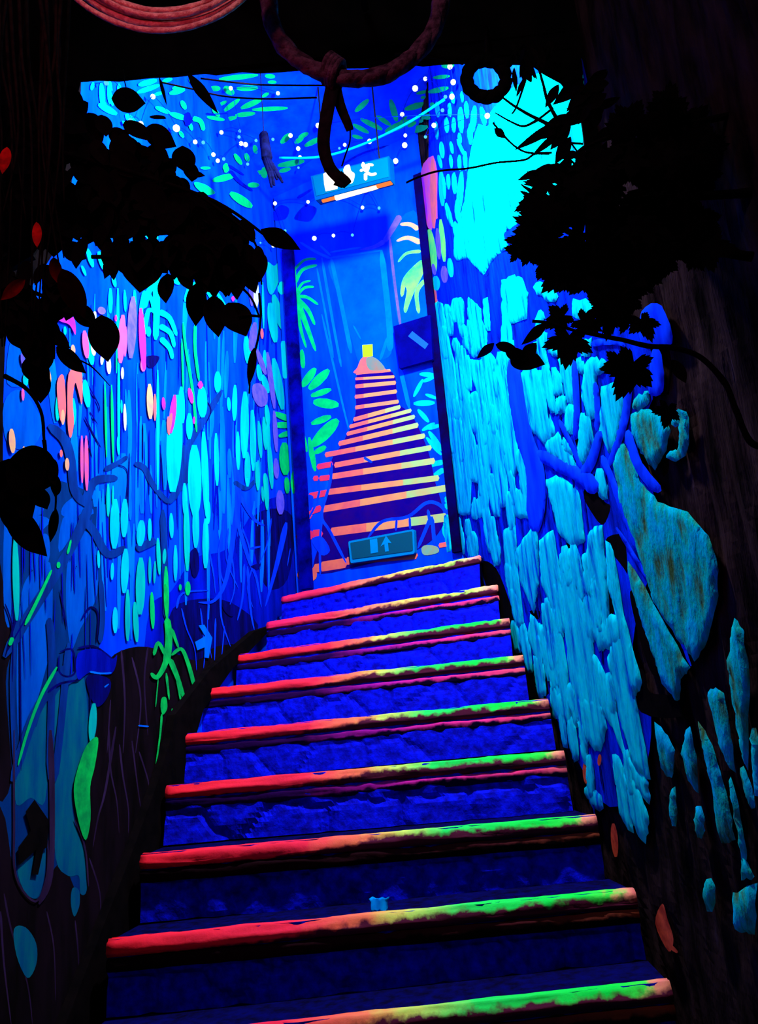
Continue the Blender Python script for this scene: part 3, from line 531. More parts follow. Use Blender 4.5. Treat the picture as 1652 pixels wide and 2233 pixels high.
paint('buttress_plates', PR, tealT, wr, (K5, [[(960,870),(1050,845),(1120,880),(1170,960),(1150,1060),(1090,1170),(1020,1080),(970,960)], [(980,790),(1050,740),(1055,800),(1000,850),(970,830)], ('r',46,40,[(1195,930),(1240,870),(1255,1000),(1230,1090),(1165,1100)])]),
      (I, [[(1343,1010),(1358,965),(1372,985),(1395,1050),(1435,1095),(1500,1120),(1545,1170),(1565,1230),(1565,1300),(1545,1390),(1518,1440),(1480,1390),(1430,1310),(1395,1200),(1360,1110)], [(1372,1230),(1400,1270),(1440,1345),(1503,1455),(1485,1480),(1480,1530),(1450,1490),(1420,1400),(1380,1280)]]),
      (K8, [[(890,880),(940,940),(972,1000),(962,1130),(920,1080)], [(1040,895),(1070,1050),(1076,1190),(1040,1130),(1012,1010)], [(1130,740),(1160,728),(1190,745),(1220,900),(1242,1100),(1190,1000)], [(1250,405),(1280,480),(1310,680),(1300,1090),(1260,900),(1220,600)], [(1085,870),(1140,980),(1200,1180),(1242,1400),(1190,1420),(1130,1080)], (1085,1260,1090,1390,40), [(1245,1650),(1340,1600),(1330,1830),(1250,1800)], [(1280,1480),(1330,1570),(1280,1575)], ('r',10,16,[(1225,1130),(1270,1350),(1292,1500)]), (1130,1580,1135,1720,60), (968,1170,972,1340,22), (1335,900,1350,1200,30), (1280,1080,1330,1260,26)]), dome=.006, jit=.008, reach=.012, g=3)
ANG = False
crk = rnd_spindles(I, 60, (975,760,1330,1150), (2, 5), (30, 110), .12, 21) + [it for it in rnd_spindles(I, 80, (1060,1160,1420,1700), (2, 6), (30, 120), .16, 22) if 1060+(it[1]-1180)*.42 < it[0] < 1310+(it[1]-1180)*.12]
paint('painted_blue_cracks', PR, mat('crack_blue', (2, 20, 170), (2, 6, 60), 20), wr, (I, crk), jit=.004)
paint('painted_orange_streaks', PR, orange, wr, (K8, [[(922,1690),(945,1760),(972,1850),(950,1905),(890,1780)], (700,1330,712,1480,34), (570,1060,578,1150,24), (640,1020,636,1070,24), (945,1870,990,1910,20)]))
paint('painted_blue_trunk', PR, vein, wr, (K5, [('r',80,110,[(300,560),(330,800),(370,1000),(430,1200),(430,1520)]), ('r',60,90,[(430,1080),(560,1150),(700,1220),(770,1300)]), ('r',40,70,[(790,960),(740,1130),(680,1210)]), ('r',50,36,[(945,680),(930,870),(880,1050),(840,1150)]), ('r',36,36,[(645,570),(660,850),(655,1010)]), ('r',46,60,[(940,960),(1000,1150),(1120,1300)]), ('r',40,30,[(800,1100),(880,1300),(990,1622)]), ('r',34,30,[(760,690),(775,840),(770,960)]), ('r',26,26,[(560,900),(640,1060),(690,1180)]), [(1020,300),(1130,270),(1190,480),(1020,480)], [(1080,520),(1130,540),(1140,740),(1060,750)], ('r',40,20,[(740,480),(860,470),(930,490)])]),
      (K8, [('r',20,14,[(715,0),(840,200),(960,400),(1050,620)])]), dome=.004, jit=.004, reach=.015)
# ------------------------------------------------------------------ end wall painting
wb = wall_back
paint('painted_corridor_panel', PB, mat('corridor_blue_paint', (0, 84, 250), (0, 66, 245), 6), wb, (KD, [[(660,350),(1120,280),(1190,900),(1210,1200),(1050,1280),(930,1300),(860,1100),(740,700)], [(1230,60),(1460,-40),(1530,870),(1290,980),(1200,300)]]))  # lighter blue centre panels of the painted corridor
paint('painted_corridor_lines', PB, mat('line_blue_paint', (0, 112, 255), (0, 92, 250), 8), wb, (KD, [('r',22,26,[(390,200),(520,280),(660,345)]), ('r',20,20,[(570,230),(665,320)]), ('r',18,16,[(660,340),(900,305),(1130,272)]), ('r',16,16,[(660,290),(940,245)]), ('r',34,40,[(668,340),(760,760),(850,1200)]), ('r',26,22,[(585,340),(690,950),(760,1322)]), ('r',18,18,[(540,430),(620,850),(690,1240)]), ('r',50,60,[(1120,270),(1190,900),(1200,1180)]), ('r',28,28,[(1180,1050),(1110,1260)]), ('r',14,14,[(870,950),(935,1070)])]), (K4, [('r',14,10,[(440,560),(560,1080),(600,1240)]), ('r',26,24,[(905,880),(960,1120)])]))
paint('painted_lilac_lines', PB, lilac, wb, (KD, [('r',60,44,[(1290,-40),(1220,80),(1145,200)]), ('r',50,14,[(1150,190),(1060,240),(930,268)]), ('r',26,24,[(1195,160),(1240,560),(1295,970)])]))
paint('painted_palm_left', PB, green, wb, (KD, [('r',20,26,[(535,350),(430,360),(335,450)]), ('r',26,34,[(542,405),(410,450),(345,570)]), ('r',16,26,[(485,547),(410,570),(360,650)]), ('r',20,28,[(515,602),(430,610),(360,680)]), ('r',34,22,[(350,690),(450,695),(552,762)]), ('r',50,24,[(360,710),(460,810),(522,945)]), ('r',60,26,[(365,740),(440,930),(530,1180)]), ('r',40,18,[(360,790),(400,1000),(445,1150)]), ('r',26,30,[(338,430),(345,560),(355,760)])]))
paint('painted_leaves_left', PB, green, wb, (K4, [(322,990,402,880,66), (365,1005,482,890,76), (375,1045,495,1005,50), (390,1080,540,1098,80), (378,1210,495,1165,56), (385,1340,535,1185,80), (395,1385,465,1345,46), (365,1290,400,1490,36), (320,770,330,880,34)]), jit=.003)
paint('painted_leaves_teal', PB, teal, wb, (K4, [(1040,960,1110,930,34), (985,1050,1040,945,26), (1020,915,1112,920,30), (985,1090,1110,1085,38), (1010,1125,1075,1200,40), (1035,1250,1110,1205,34), (1070,1240,1150,1215,34), (1075,1255,1155,1370,36), (1060,1290,1150,1395,30), ('r',16,36,[(1015,1570),(1060,1470),(1165,1435)]), ('r',16,36,[(1075,1625),(1100,1530),(1168,1480)]), (1055,1035,1125,1060,30), (1180,1660,16), (1180,1700,16), (1178,1790,26), (1170,1810,1200,1900,80)]))
paint('painted_palm_right', PB, ygreen, wb, (KD, [('r',18,34,[(1272,378),(1350,300),(1478,282)]), ('r',30,60,[(1305,690),(1340,530),(1490,380)]), [(1490,360),(1400,430),(1330,560),(1350,640),(1322,800),(1345,832),(1380,740),(1430,620),(1505,460)], ('r',40,34,[(1515,540),(1440,650),(1458,840)])]))
paint('painted_palm_cream', PB, cream, wb, (KD, [('r',20,56,[(1258,190),(1360,160),(1475,205)]), ('r',26,50,[(1290,40),(1380,40),(1455,85)])]))
# painted staircase
paint('painted_risers', PB, purple, wb, (K4, [[(655,905),(860,905),(890,1080),(970,1150),(1040,1290),(1080,1400),(1115,1560),(1155,1700),(1150,1830),(1000,1960),(640,2060),(400,2090),(430,1900),(450,1700),(480,1560),(500,1420),(560,1330),(640,1150)]]))
tc = {'a': mat('tread_salmon_paint', (245, 110, 85), (225, 85, 95), 10), 'b': mat('tread_cream_paint', (235, 150, 85), (225, 130, 95), 10), 'c': mat('tread_mint_paint', (150, 195, 115), (190, 165, 100), 9), 'd': mat('tread_pink_paint', (240, 55, 80), (225, 40, 95), 10)}
def tread_piece(x0, y0, x1, y1, th): return ('p', [(x0, y0-th*.42), (x1, y1-th*.42), (x1+th*.22, y1), (x1, y1+th*.42), (x0, y0+th*.42), (x0-th*.22, y0)])
TR = [(645,912,845,893,18), (642,943,868,930,20), (642,988,876,966,28), (640,1050,882,1018,27), (642,1113,893,1078,27), (632,1185,903,1110,30), (608,1226,968,1132,28), (592,1270,988,1168,30), (545,1328,1008,1218,36), (465,1394,1048,1282,36), (520,1455,1085,1352,38), (505,1522,1105,1430,42), (480,1615,1130,1532,42), (450,1716,1175,1592,48), (500,1852,1180,1765,62)]
for k, (x0, y0, x1, y1, th) in enumerate(TR):
    mb = MB(); cuts = (0, .3, .68, 1) if k > 4 else (0, .2, 1, 1)
    fs_ = []; mi = []
    for j, mk in enumerate(('a', 'b', 'c')):
        f0, f1 = cuts[j], cuts[j+1]
        if f1 - f0 < .01: continue
        n0 = len(mb.f)
        q = ('p', [(x0+(x1-x0)*f0, y0+(y1-y0)*f0-th*.42), (x0+(x1-x0)*f1, y0+(y1-y0)*f1-th*.42), (x0+(x1-x0)*f1+(th*.2 if f1 == 1 else 0), y0+(y1-y0)*f1), (x0+(x1-x0)*f1, y0+(y1-y0)*f1+th*.42), (x0+(x1-x0)*f0, y0+(y1-y0)*f0+th*.42), (x0+(x1-x0)*f0-(th*.2 if f0 == 0 else 0), y0+(y1-y0)*f0)])
        fill(PB, outline(q, K4), mb, jit=.0015); mi += [j]*(len(mb.f)-n0)
    o = mb.build('painted_tread', [tc['a'], tc['b'], tc['c']], wb); o.data.polygons.foreach_set('material_index', mi)
paint('painted_tread_ends', PB, tc['d'], wb, (K4, [tread_piece(*t) for t in [(418,1465,500,1450,40), (395,1535,415,1533,36), (432,1535,485,1528,38), (368,1640,468,1620,46), (372,1732,430,1712,46), (300,1768,375,1752,50), (300,1880,380,1870,62), (390,1866,435,1862,62)]]))
paint('painted_bottom_tread', PB, tc['a'], wb, (K4, [[(295,2110),(320,2075),(400,2070),(405,2130),(330,2155)], tread_piece(400,2068,425,2064,60), tread_piece(442,2058,580,2036,70), tread_piece(592,2024,1000,1990,54), tread_piece(1140,1932,1200,1922,34)]))
paint('painted_olive_stone', PB, mat('olive_paint', (110, 170, 140), (150, 150, 110), 20), wb, (K4, [[(1032,1950),(1060,1930),(1125,1940),(1130,1975),(1050,1990)]]))
paint('painted_stair_cone', PB, tc['a'], wb, (K4, [[(680,818),(740,815),(810,880),(842,902),(640,912),(652,875)]]))
paint('painted_cone_half', PB, mat('grey_cream_paint', (90, 130, 115), (150, 110, 90), 14), wb, (K4, [[(705,822),(760,820),(815,885),(725,890)]]))  # grey-cream right half of the painted cone
paint('painted_doorway', PB, yellow, wb, (I, [('p', [K4(p) for p in [(680,742),(742,738),(744,810),(684,815)]])]), label='yellow painted doorway at the top of the painted stairs')
paint('painted_vines', PB, vein, wb, (K4, [('r',16,18,[(500,1440),(490,1560),(440,1750),(490,1850),(585,2035)]), ('r',14,12,[(430,1600),(400,1700),(350,1790)]), ('r',14,14,[(445,1740),(430,1900),(432,2110)]), ('r',18,22,[(715,1885),(800,1790),(950,1762),(1060,1680),(1140,1692),(1205,1770)]), ('r',14,14,[(885,1780),(880,1845)]), ('r',14,14,[(962,1765),(965,1835)]), ('r',18,18,[(1070,1720),(1085,1810)]), ('r',24,18,[(1090,1760),(1010,1950)]), ('r',22,22,[(1095,1760),(1110,1930)]), ('r',18,14,[(690,1410),(740,1440)]), [(380,1900),(440,1880),(490,1960),(440,1990)], [(330,1640),(390,1640),(380,1720),(340,1720)]]))
# dark frame posts beside the painting
def board(name, P, px, w, th, material, lab=None):
    mb = MB(); a, b = P.uv(*px[0]), P.uv(*px[1])
    d = Vector((b[0]-a[0], b[1]-a[1])); n = Vector((-d.y, d.x)).normalized()*w/2
    q = [(a[0]+n.x, a[1]+n.y), (b[0]+n.x, b[1]+n.y), (b[0]-n.x, b[1]-n.y), (a[0]-n.x, a[1]-n.y)]
    vs = [P.p(u, v, 0) for u, v in q] + [P.p(u, v, th) for u, v in q]
    mb.add(vs, [(0,1,2,3), (4,5,6,7), (0,1,5,4), (1,2,6,5), (2,3,7,6), (3,0,4,7)])
    return struct(mb.build(name, material))
board('trim_1', PB, ((630,545),(672,1285)), .075, .03, mat('dark_blue_post', (2, 4, 150), (2, 2, 70), 8))
board('trim_2', PB, ((913,385),(1000,1205)), .05, .03, mat('dark_frame', (4, 2, 70), (8, 2, 36), 8))
# ------------------------------------------------------------------ ceiling painting
paint('painted_fronds', PC, green, ceiling, (KH, [(480,215,610,180,44), (470,268,630,215,38), (590,285,660,265,34), (700,275,810,245,54), (720,240,790,225,40), (1060,170,1335,140,40), (1385,145,1455,152,46), (995,235,1070,235,54), (1095,225,1165,275,74), (1185,235,1335,230,44), (1405,190,1465,190,34), (1365,295,1412,265,34), (1005,380,1055,435,46), (1055,355,1115,325,34), (1095,395,1205,310,38), (1215,375,1365,310,44), (1175,425,1315,410,38), (1295,385,1545,373,34), (1105,455,1185,438,40), (965,440,1090,460,30), (785,325,815,385,50), (600,370,705,412,48), (705,415,825,455,44), (840,475,860,535,38), ('r',38,30,[(865,450),(920,470),(942,535)]), (770,540,800,585,38), (1160,700,1212,775,48), (1240,695,1260,755,48), (1310,635,1322,695,48), (1005,890,1165,850,66), [(880,900),(960,920),(1025,975),(960,990),(890,940)], (1100,800,28), (1380,830,32), (1130,975,1285,1075,66), (890,1030,975,1045,40), (985,1035,1145,1190,34), (1255,920,1335,920,52), (1475,780,1595,760,50), (1485,822,1565,800,44), (1505,605,1565,555,54), (1595,620,1655,580,48), (650,190,720,170,40), (840,170,900,240,40), (920,800,990,800,30)]),
      (KS, [(655,70,745,-10,52), (890,-10,932,135,60), (690,118,835,190,38), (798,98,892,162,34), (640,155,745,212,34), (855,205,1025,130,54), (985,55,1125,15,44), (635,230,705,250,28), (158,280,222,225,54), (278,245,342,212,44), (318,300,428,245,50), (150,430,315,400,44), (1045,205,1145,170,54), (1005,170,1060,140,40), (1100,120,1160,90,40), (950,150,1000,100,30), (-10,480,60,470,40)]),
      (KA, [(30,345,130,325,44), (145,335,330,295,52), (-10,460,65,440,60), (70,385,110,375,40), (100,560,165,570,50), (-10,690,110,640,80), (190,205,340,190,40), (265,95,380,90,80), (160,450,200,440,50), (60,600,100,590,40)]))
paint('painted_shadows_and_lines', PC, deep, ceiling, (KS, [[(90,790),(150,700),(215,720),(190,790)], [(250,780),(320,700),(400,720),(360,800),(290,800)], ('r',24,14,[(270,650),(370,590)]), ('r',14,14,[(560,430),(700,350),(880,300),(1040,290)])]), (KH, [('r',12,6,[(960,415),(1020,420),(1130,410)]), ('r',30,14,[(1130,820),(1200,900),(1290,960)]), ('r',20,10,[(1120,780),(1230,850)]), (830,455,40)]))  # soft shadows painted in as deep blue, with dark edge and frond lines
# ------------------------------------------------------------------ signs
def rounded(px, r, P):                        # four pixel corners -> rounded outline in wall axes
    q = [P.uv(*p) for p in px]; out = []
    for i in range(4):
        p, a, b = Vector(q[i]), Vector(q[i-1]), Vector(q[(i+1) % 4])
        da, db = (a-p).normalized()*r, (b-p).normalized()*r
        for k in range(5):
            t = k/4; out.append(tuple(p + da*(1-t)**2 + db*t**2))
    return out
def plate(name, P, q, h0, h1, material, parent):
    n = len(q); vs = [P.p(u, v, h0) for u, v in q] + [P.p(u, v, h1) for u, v in q]
    return obj(name, vs, [tuple(range(n)), tuple(range(n, 2*n))[::-1]] + [(k, (k+1) % n, n+(k+1) % n, n+k) for k in range(n)], material, parent)
def shape(name, P, C, items, h, material, parent):
    mb = MB()
    for it in items: fill(P, outline(it, C), mb, h0=h)
    return mb.build(name, material, parent)
signteal = mat('sign_teal', (10, 74, 96)); signedge = mat('sign_edge', (0, 122, 180)); signpale = mat('sign_pictogram', (0, 132, 190))
c0 = [K4(p) for p in [(612,1912), (1000,1840), (1006,1985), (626,2042)]]
e0 = PB.hit(835, 1195)
es = thing('emergency_exit_sign', PB.hit(835, 1228), 'teal exit sign with door and upward arrow below the painted stairs', 'sign')
plate('frame', PB, rounded(c0, .012, PB), 0, .030, signedge, es)
c1 = [K4(p) for p in [(626,1922), (990,1853), (995,1968), (638,2018)]]
plate('face', PB, rounded(c1, .006, PB), .030, .033, signteal, es)
shape('door_pictogram', PB, K4, [('p', [(742,1903), (786,1895), (792,1978), (748,1986)])], .035, signpale, es)
shape('arrow_pictogram', PB, K4, [('p', [(838,1880), (872,1925), (850,1922), (855,1972), (833,1975), (828,1930), (805,1945)])], .035, signpale, es)
ds = thing('square_sign', PB.hit(910, 790), 'dark blue square sign with a pale diagonal bar beside the right frame post', 'sign')
plate('panel', PB, rounded([K4(p) for p in [(890,652), (1108,585), (1122,848), (926,902)]], .004, PB), .03, .055, mat('dark_sign', (3, 4, 110), (3, 3, 80), 8), ds)
shape('diagonal_bar', PB, K4, [('p', [(978,712), (1003,682), (1098,758), (1078,788)])], .057, mat('sign_bar', (20, 80, 220)), ds)
# lit exit sign hanging under the ceiling
PS = Plane(at(765, 395, 3.55), PB.u, (0, 0, 1))
us = thing('lit_exit_sign', PS.hit(765, 430), 'glowing exit sign box with white pictograms and a lamp lens hanging under the blue ceiling', 'sign')
plate('housing', PS, rounded([(677,384), (848,340), (851,392), (687,437)], .004, PS), -.05, .0, mat('sign_housing', (0, 60, 110)), us)
plate('face', PS, rounded([(682,386), (845,344), (848,386), (690,428)], .003, PS), 0, .003, mat('sign_face', (0, 76, 104)), us)
wem = mat('sign_glow', (255, 245, 225), emit=2.2)
shape('door_pictogram', PS, KS, [('p', [(446,490), (505,462), (535,470), (542,580), (540,592), (462,608), (452,560)])], .006, wem, us)
shape('arrow_pictogram', PS, KS, [[(590,440),(620,430),(632,470),(655,490),(650,530),(635,555),(600,550),(590,500),(580,470)]], .006, wem, us)
shape('running_figure_pictogram', PS, KS, [(712,432,17), ('r',30,34,[(735,425),(740,450),(725,480)]), ('r',20,16,[(740,430),(782,432)]), ('r',20,18,[(730,455),(690,472)]), ('r',24,22,[(728,485),(728,535)]), ('r',22,18,[(735,480),(765,496),(802,488)])], .006, wem, us)
pa, pb = PS.hit(*KS((425,650))), PS.hit(*KS((885,528)))
lens = MB(); N_ = 14
lens.tube([pa.lerp(pb, i/N_) + PS.n*(-.02) for i in range(N_+1)], .013, 10).build('lamp_lens', mat('lens_orange', (255, 130, 60), emit=1.1), us, True)
lens2 = MB().tube([pa.lerp(pb, .2+.6*i/N_) + PS.n*(-.02) + Vector((0, 0, -.004)) for i in range(N_+1)], [.016, .012], 10)
lens2.build('lamp_tube', mat('lens_white', (255, 240, 205), emit=2.5), us, True)
for f in (.15, .85):
    a = PS.hit(677+171*f, 384-44*f) + PS.n*(-.025); MB().tube([a, Vector((a.x, a.y, ZC))], .004, 6).build('hanger', metal, us)
# blacklight fixture behind the arch
bl = thing('blacklight_fixture', UV1 + Vector((0, 0, .05)), 'black lamp fixture hanging from the ceiling behind the rock arch', 'lamp')
MB().box(UV1 + Vector((0, 0, .06)), (.05, 0, 0), (0, .25, 0), (0, 0, .03)).build('housing', metal, bl)
MB().tube([UV1 + Vector((0, -.22, .015)), UV1 + Vector((0, .22, .015))], .014, 10).build('tube', mat('uv_tube', (120, 110, 255), emit=3), bl, True)
for y in (-.18, .18): MB().tube([UV1 + Vector((0, y, .08)), Vector((UV1.x, UV1.y+y, ZC))], .005, 6).build('hanger', metal, bl)
# ------------------------------------------------------------------ fairy lights
dots = []
for C, L_ in ((KS, [(405,135,8),(222,202,7),(105,228,5),(273,290,7),(285,347,6),(275,418,4),(583,265,6),(547,288,4),(748,242,8),(965,62,7),(986,202,6),(1277,63,5),(1218,163,7),(1160,240,5),(1000,315,9),(940,420,9),(842,420,6),(750,605,8),(511,652,5),(358,690,6),(139,700,7),(720,728,6),(830,732,5),(400,932,8),(527,914,6),(653,911,5),(206,882,5),(78,973,6),(1585,100,6)]),
    (KH, [(213,210,5),(322,265,6),(548,305,6),(387,475,5),(460,497,6),(716,527,9),(851,623,6),(909,627,5),(1040,555,6),(1172,545,5),(1167,587,5),(1182,633,7),(1213,640,8),(1320,573,5),(1438,565,5),(1617,630,7),(1228,778,5),(1013,755,6),(1056,743,5),(982,712,6),(1142,202,6),(1474,238,6),(1319,1333,3)]),
    (KA, [(390,105,7),(160,215,6),(420,245,7),(408,375,7),(15,260,9),(347,377,5),(735,548,6)])):
    for x, y, r in L_:
        p = C((x, y))
        if all(math.hypot(p[0]-d[0], p[1]-d[1]) > 9 for d in dots): dots.append((p[0], p[1], r))
def surf(x, y):
    best = min((P.hit(x, y) for P in (PC, PB, PL, PR)), key=lambda h: (h-EYE).length)
    P = min((PC, PB, PL, PR), key=lambda P: (P.hit(x, y)-EYE).length)
    return best - ray(x, y)*.03 + P.n*.03
grp = {'l': [d for d in dots if d[0] < 620 and d[1] < 400], 'd': [d for d in dots if d[1] >= 400], 'r': [d for d in dots if d[0] >= 620 and d[1] < 400]}
names = {'l': 'string of white fairy lights on the leafy left part of the ceiling', 'd': 'string of white fairy lights low over the end wall below the lit sign', 'r': 'string of white fairy lights on the right part of the ceiling beside the bright bark'}
bulbm = mat('bulb_glow', (225, 245, 255), emit=2.2); bulbs = mat('small_bulb_glow', (90, 225, 255), emit=1.0); wirem = mat('light_wire', (2, 30, 170))
for k in 'ldr':
    g = sorted(grp[k]); path = [g.pop(0)]
    while g:
        j = min(range(len(g)), key=lambda i: math.hypot(g[i][0]-path[-1][0], g[i][1]-path[-1][1])); path.append(g.pop(j))
    P3 = [surf(x, y) for x, y, r in path]
    t = thing('fairy_light_string', P3[0], names[k], 'fairy lights', 'fairy light strings under the ceiling')
    w = []
    for a, b in zip(P3, P3[1:]):
        for i in range(6): f = i/6; w.append(a.lerp(b, f) + Vector((0, 0, .006 + .02*sin(pi*f))))
    MB().tube(w + [P3[-1] + Vector((0, 0, .006))], .0016, 5).build('wire', wirem, t)
    for (x, y, r), p in zip(path, P3):
        MB().ball(p, r*.0018, 6).build('bulb', bulbm if r >= 6 else bulbs, t, True)
# ------------------------------------------------------------------ cables
def line(px, d, r, name, label, cat, material, n=6, parent=None):
    pts = catmull([tuple(at(x, y, dd)) for (x, y), dd in zip(px, d)], False, 6)
    o = MB().tube(pts, r, n).build(name, material, parent, True)
    if label: tag(o, label, cat)
    return o
line([KS(p) for p in [(150,380),(430,372),(700,292),(1000,150),(1250,-10)]], [3.75,3.7,3.6,3.4,3.2], .007, 'ceiling_cable', 'pale cyan cable sagging across the ceiling above the lit sign', 'cable', mat('cable_cyan', (0, 165, 230)))
line([KH(p) for p in [(640,190),(870,240),(1100,292),(1400,310),(1750,300)]], [2.3,2.35,2.4,2.4,2.3], .0035, 'black_wire', 'lower of two thin black wires crossing under the arch', 'wire', stemm)
line([KH(p) for p in [(930,165),(1180,195),(1400,212),(1800,215)]], [2.3,2.35,2.4,2.3], .0035, 'black_wire', 'upper of two thin black wires crossing under the arch', 'wire', stemm)
# ------------------------------------------------------------------ ropes and rings
def ellipse3(cx, cy, rx, ry, d, n=64, a0=0, a1=2*pi, tw=0):
    return [at(cx+rx*cos(a0+(a1-a0)*i/n), cy+ry*sin(a0+(a1-a0)*i/n), d + tw*sin(3*(a0+(a1-a0)*i/n))) for i in range(n if abs(a1-a0-2*pi) < 1e-6 else n+1)]
rc = thing('rope_coil', at(350, 60, 1.45), 'thick coil of pinkish rope hanging above the arch on the left', 'rope')
for k in range(9):
    r_ = random.Random(k)
    MB().tube(ellipse3(352+r_.uniform(-5, 5), -212+r_.uniform(-6, 6), 236+k*4.6, 232+k*5.2, 1.45+r_.uniform(-.02, .02), 72, tw=.006), .0065, 7, True, .25).build('strand', ropem, rc, True)
MB().tube([at(352, -448, 1.45), at(352, -470, 1.6) + Vector((0, 0, .1)), Vector((at(352, -470, 1.9).x, ARCH_D+.02, at(352, -470, 1.45).z + .05))], .012, 8).build('hook', metal, rc, True)
vh = thing('vine_hoop', at(770, 190, 1.6), 'large hoop of twisted dark vine with a tied strap hanging at the top centre', 'hoop')
for k in range(4):
    r_ = random.Random(k+20)
    pts = [at(772+(188+7*cos(a*5+k*pi/2))*cos(a), -4+(176+7*cos(a*5+k*pi/2))*sin(a), 1.6+.012*sin(a*5+k*pi/2)) for a in [2*pi*i/90 for i in range(90)]]
    MB().tube(pts, .0135 if k else .016, 8, True, .3).build('vine', vinem, vh, True)
kn = MB()
for k in range(4):
    c = at(716+k*7, 150+k*5, 1.6); kn.tube([c + Vector((.030*cos(a)*.5, .03*sin(a), .03*cos(a))) for a in [2*pi*i/20 for i in range(20)]], .008, 7, True, .2)
kn.build('knot', vinem, vh, True)
def strap(pxs, d, w0, w1, name='strap'):
    q = catmull([(x, y) for x, y in pxs], False, 6); vs = []; fs = []; n = len(q)
    for i, (x, y) in enumerate(q):
        f = i/(n-1); w = (w0+(w1-w0)*f)/2
        x2, y2 = q[min(i+1, n-1)]; x1, y1 = q[max(i-1, 0)]; l = math.hypot(x2-x1, y2-y1); nx, ny = -(y2-y1)/l, (x2-x1)/l
        for s in (-1, 1):
            for dd in (0, .004): vs.append(at(x+nx*w*s, y+ny*w*s, d+dd+.01*s*sin(f*5)))
    for i in range(n-1):
        a, b = i*4, i*4+4
        fs += [(a, a+2, b+2, b), (a+1, b+1, b+3, a+3), (a, b, b+1, a+1), (a+2, a+3, b+3, b+2)]
    fs += [(0, 1, 3, 2), ((n-1)*4, (n-1)*4+2, (n-1)*4+3, (n-1)*4+1)]
    return obj(name, vs, fs, mat('strap_cloth', (34, 18, 26), (20, 12, 16), 40), vh, True)
strap([(728,172),(714,240),(705,310),(716,360),(738,388),(752,402)], 1.6, 30, 24)
strap([(728,175),(740,225),(757,268),(763,285)], 1.61, 26, 16)
strap([(735,388),(752,398),(758,404)], 1.598, 36, 20)
line([(763,283),(762,310),(752,340),(745,362)], [1.61]*4, .002, 'string', None, None, stemm, 5, vh)
MB().tube([at(772, -186, 1.6), Vector((at(772, -186, 1.6).x, ARCH_D-.02, at(772, -186, 1.6).z+.05))], .01, 8).build('hook', metal, vh, True)
rg = thing('small_vine_hoop', at(1060, 220, 1.75), 'small dark vine ring hanging under the arch next to the bright bark', 'hoop')
for k in range(3):
    pts = [at(1060+(43+5*cos(a*4+k*2.1))*cos(a), 172+(40+5*cos(a*4+k*2.1))*sin(a), 1.75+.01*sin(a*4+k*2.1)) for a in [2*pi*i/48 for i in range(48)]]
    MB().tube(pts, .0125, 8, True, .3).build('vine', stemm, rg, True)
MB().tube([at(1060, 132, 1.75), at(1060, 100, 1.8), at(1060, 60, ARCH_D)], .005, 6).build('tie', stemm, rg, True)
# hanging broom-like bundle
hb = thing('twig_bundle', at(590, 400, 3.1), 'dark bundle of twigs hanging point down under the ceiling left of the lit sign', 'twigs')
MB().tube([at(575, 292, 3.1), at(583, 345, 3.1)], [.022, .026], 8, wob=.3).build('handle', mat('twig', (10, 14, 60), (6, 6, 24), 30), hb, True)
tw = MB()
for a, b in (((578,345),(592,408)), ((582,345),(616,398)), ((584,345),(604,392)), ((580,340),(598,404))): tw.tube([at(*a, 3.1), at((a[0]+b[0])/2+2, (a[1]+b[1])/2, 3.09), at(*b, 3.1)], [.016, .006], 7, wob=.3)
tw.build('twigs', mat('twig'  , (0,0,0)), hb, True)
MB().tube([at(575, 293, 3.1), Vector((at(575, 293, 3.1).x, 3.1, ZC))], .002, 5).build('cord', stemm, hb)
# ------------------------------------------------------------------ scrap of paper on a step
sc_p = at(829, 1976, 2.44); sc_p.z = (ends[6][0].z + ends[6][1].z)/2 + .004
A_, B_ = ends[6]; f_ = (sc_p.x - A_.x)/(B_.x - A_.x); zt = A_.z + (B_.z - A_.z)*f_
scm = mat('paper', (0, 150, 240), (0, 120, 220), 30)
o_ = Vector((sc_p.x, 2.40, zt-.004)); pv = []; pf = []
for j in range(7):
    for i in range(7):
        x = (i/6-.5)*.046*(1.25 if j == 6 else 1); h = j/6*.034
        pv.append(o_ + Vector((x, .012+.01*sin(i*1.1)+.012*(j/6), h + .003*sin(i*2.1+j))))
for j in range(6):
    for i in range(6): q = j*7+i; pf.append((q, q+1, q+8, q+7))
ps = obj('paper_scrap', pv, pf, scm, None, True); tag(ps, 'crumpled pale blue scrap of paper on the second visible step from below', 'paper')
mo = ps.modifiers.new('thick', 'SOLIDIFY'); mo.thickness = .002
# ------------------------------------------------------------------ foliage
OV = [(0, 0), (.12, .30), (.3, .47), (.5, .5), (.7, .40), (.86, .20), (1, 0)]
LA = [(0, 0), (.15, .28), (.4, .5), (.7, .34), (1, 0)]
def leaf(mb, base, tip, nrm, width, prof=OV, curl=.12):
    base, tip = Vector(base), Vector(tip); ax = tip-base; L = ax.length; ax.normalize()
    nrm = Vector(nrm); nrm = (nrm - ax*nrm.dot(ax)).normalized(); sd = ax.cross(nrm)
    pr = catmull(prof, False, 3); vs = []; fs = []
    for f, w in pr:
        c = base + ax*(L*f) + nrm*(L*curl*(f*f - f))
        for s in (-1, -.5, 0, .5, 1): vs.append(c + sd*(s*max(w, .004)*width) + nrm*(abs(s)*w*width*.22))
    for i in range(len(pr)-1):
        for k in range(4): a = i*5+k; fs.append((a, a+1, a+6, a+5))
    mb.add(vs, fs)
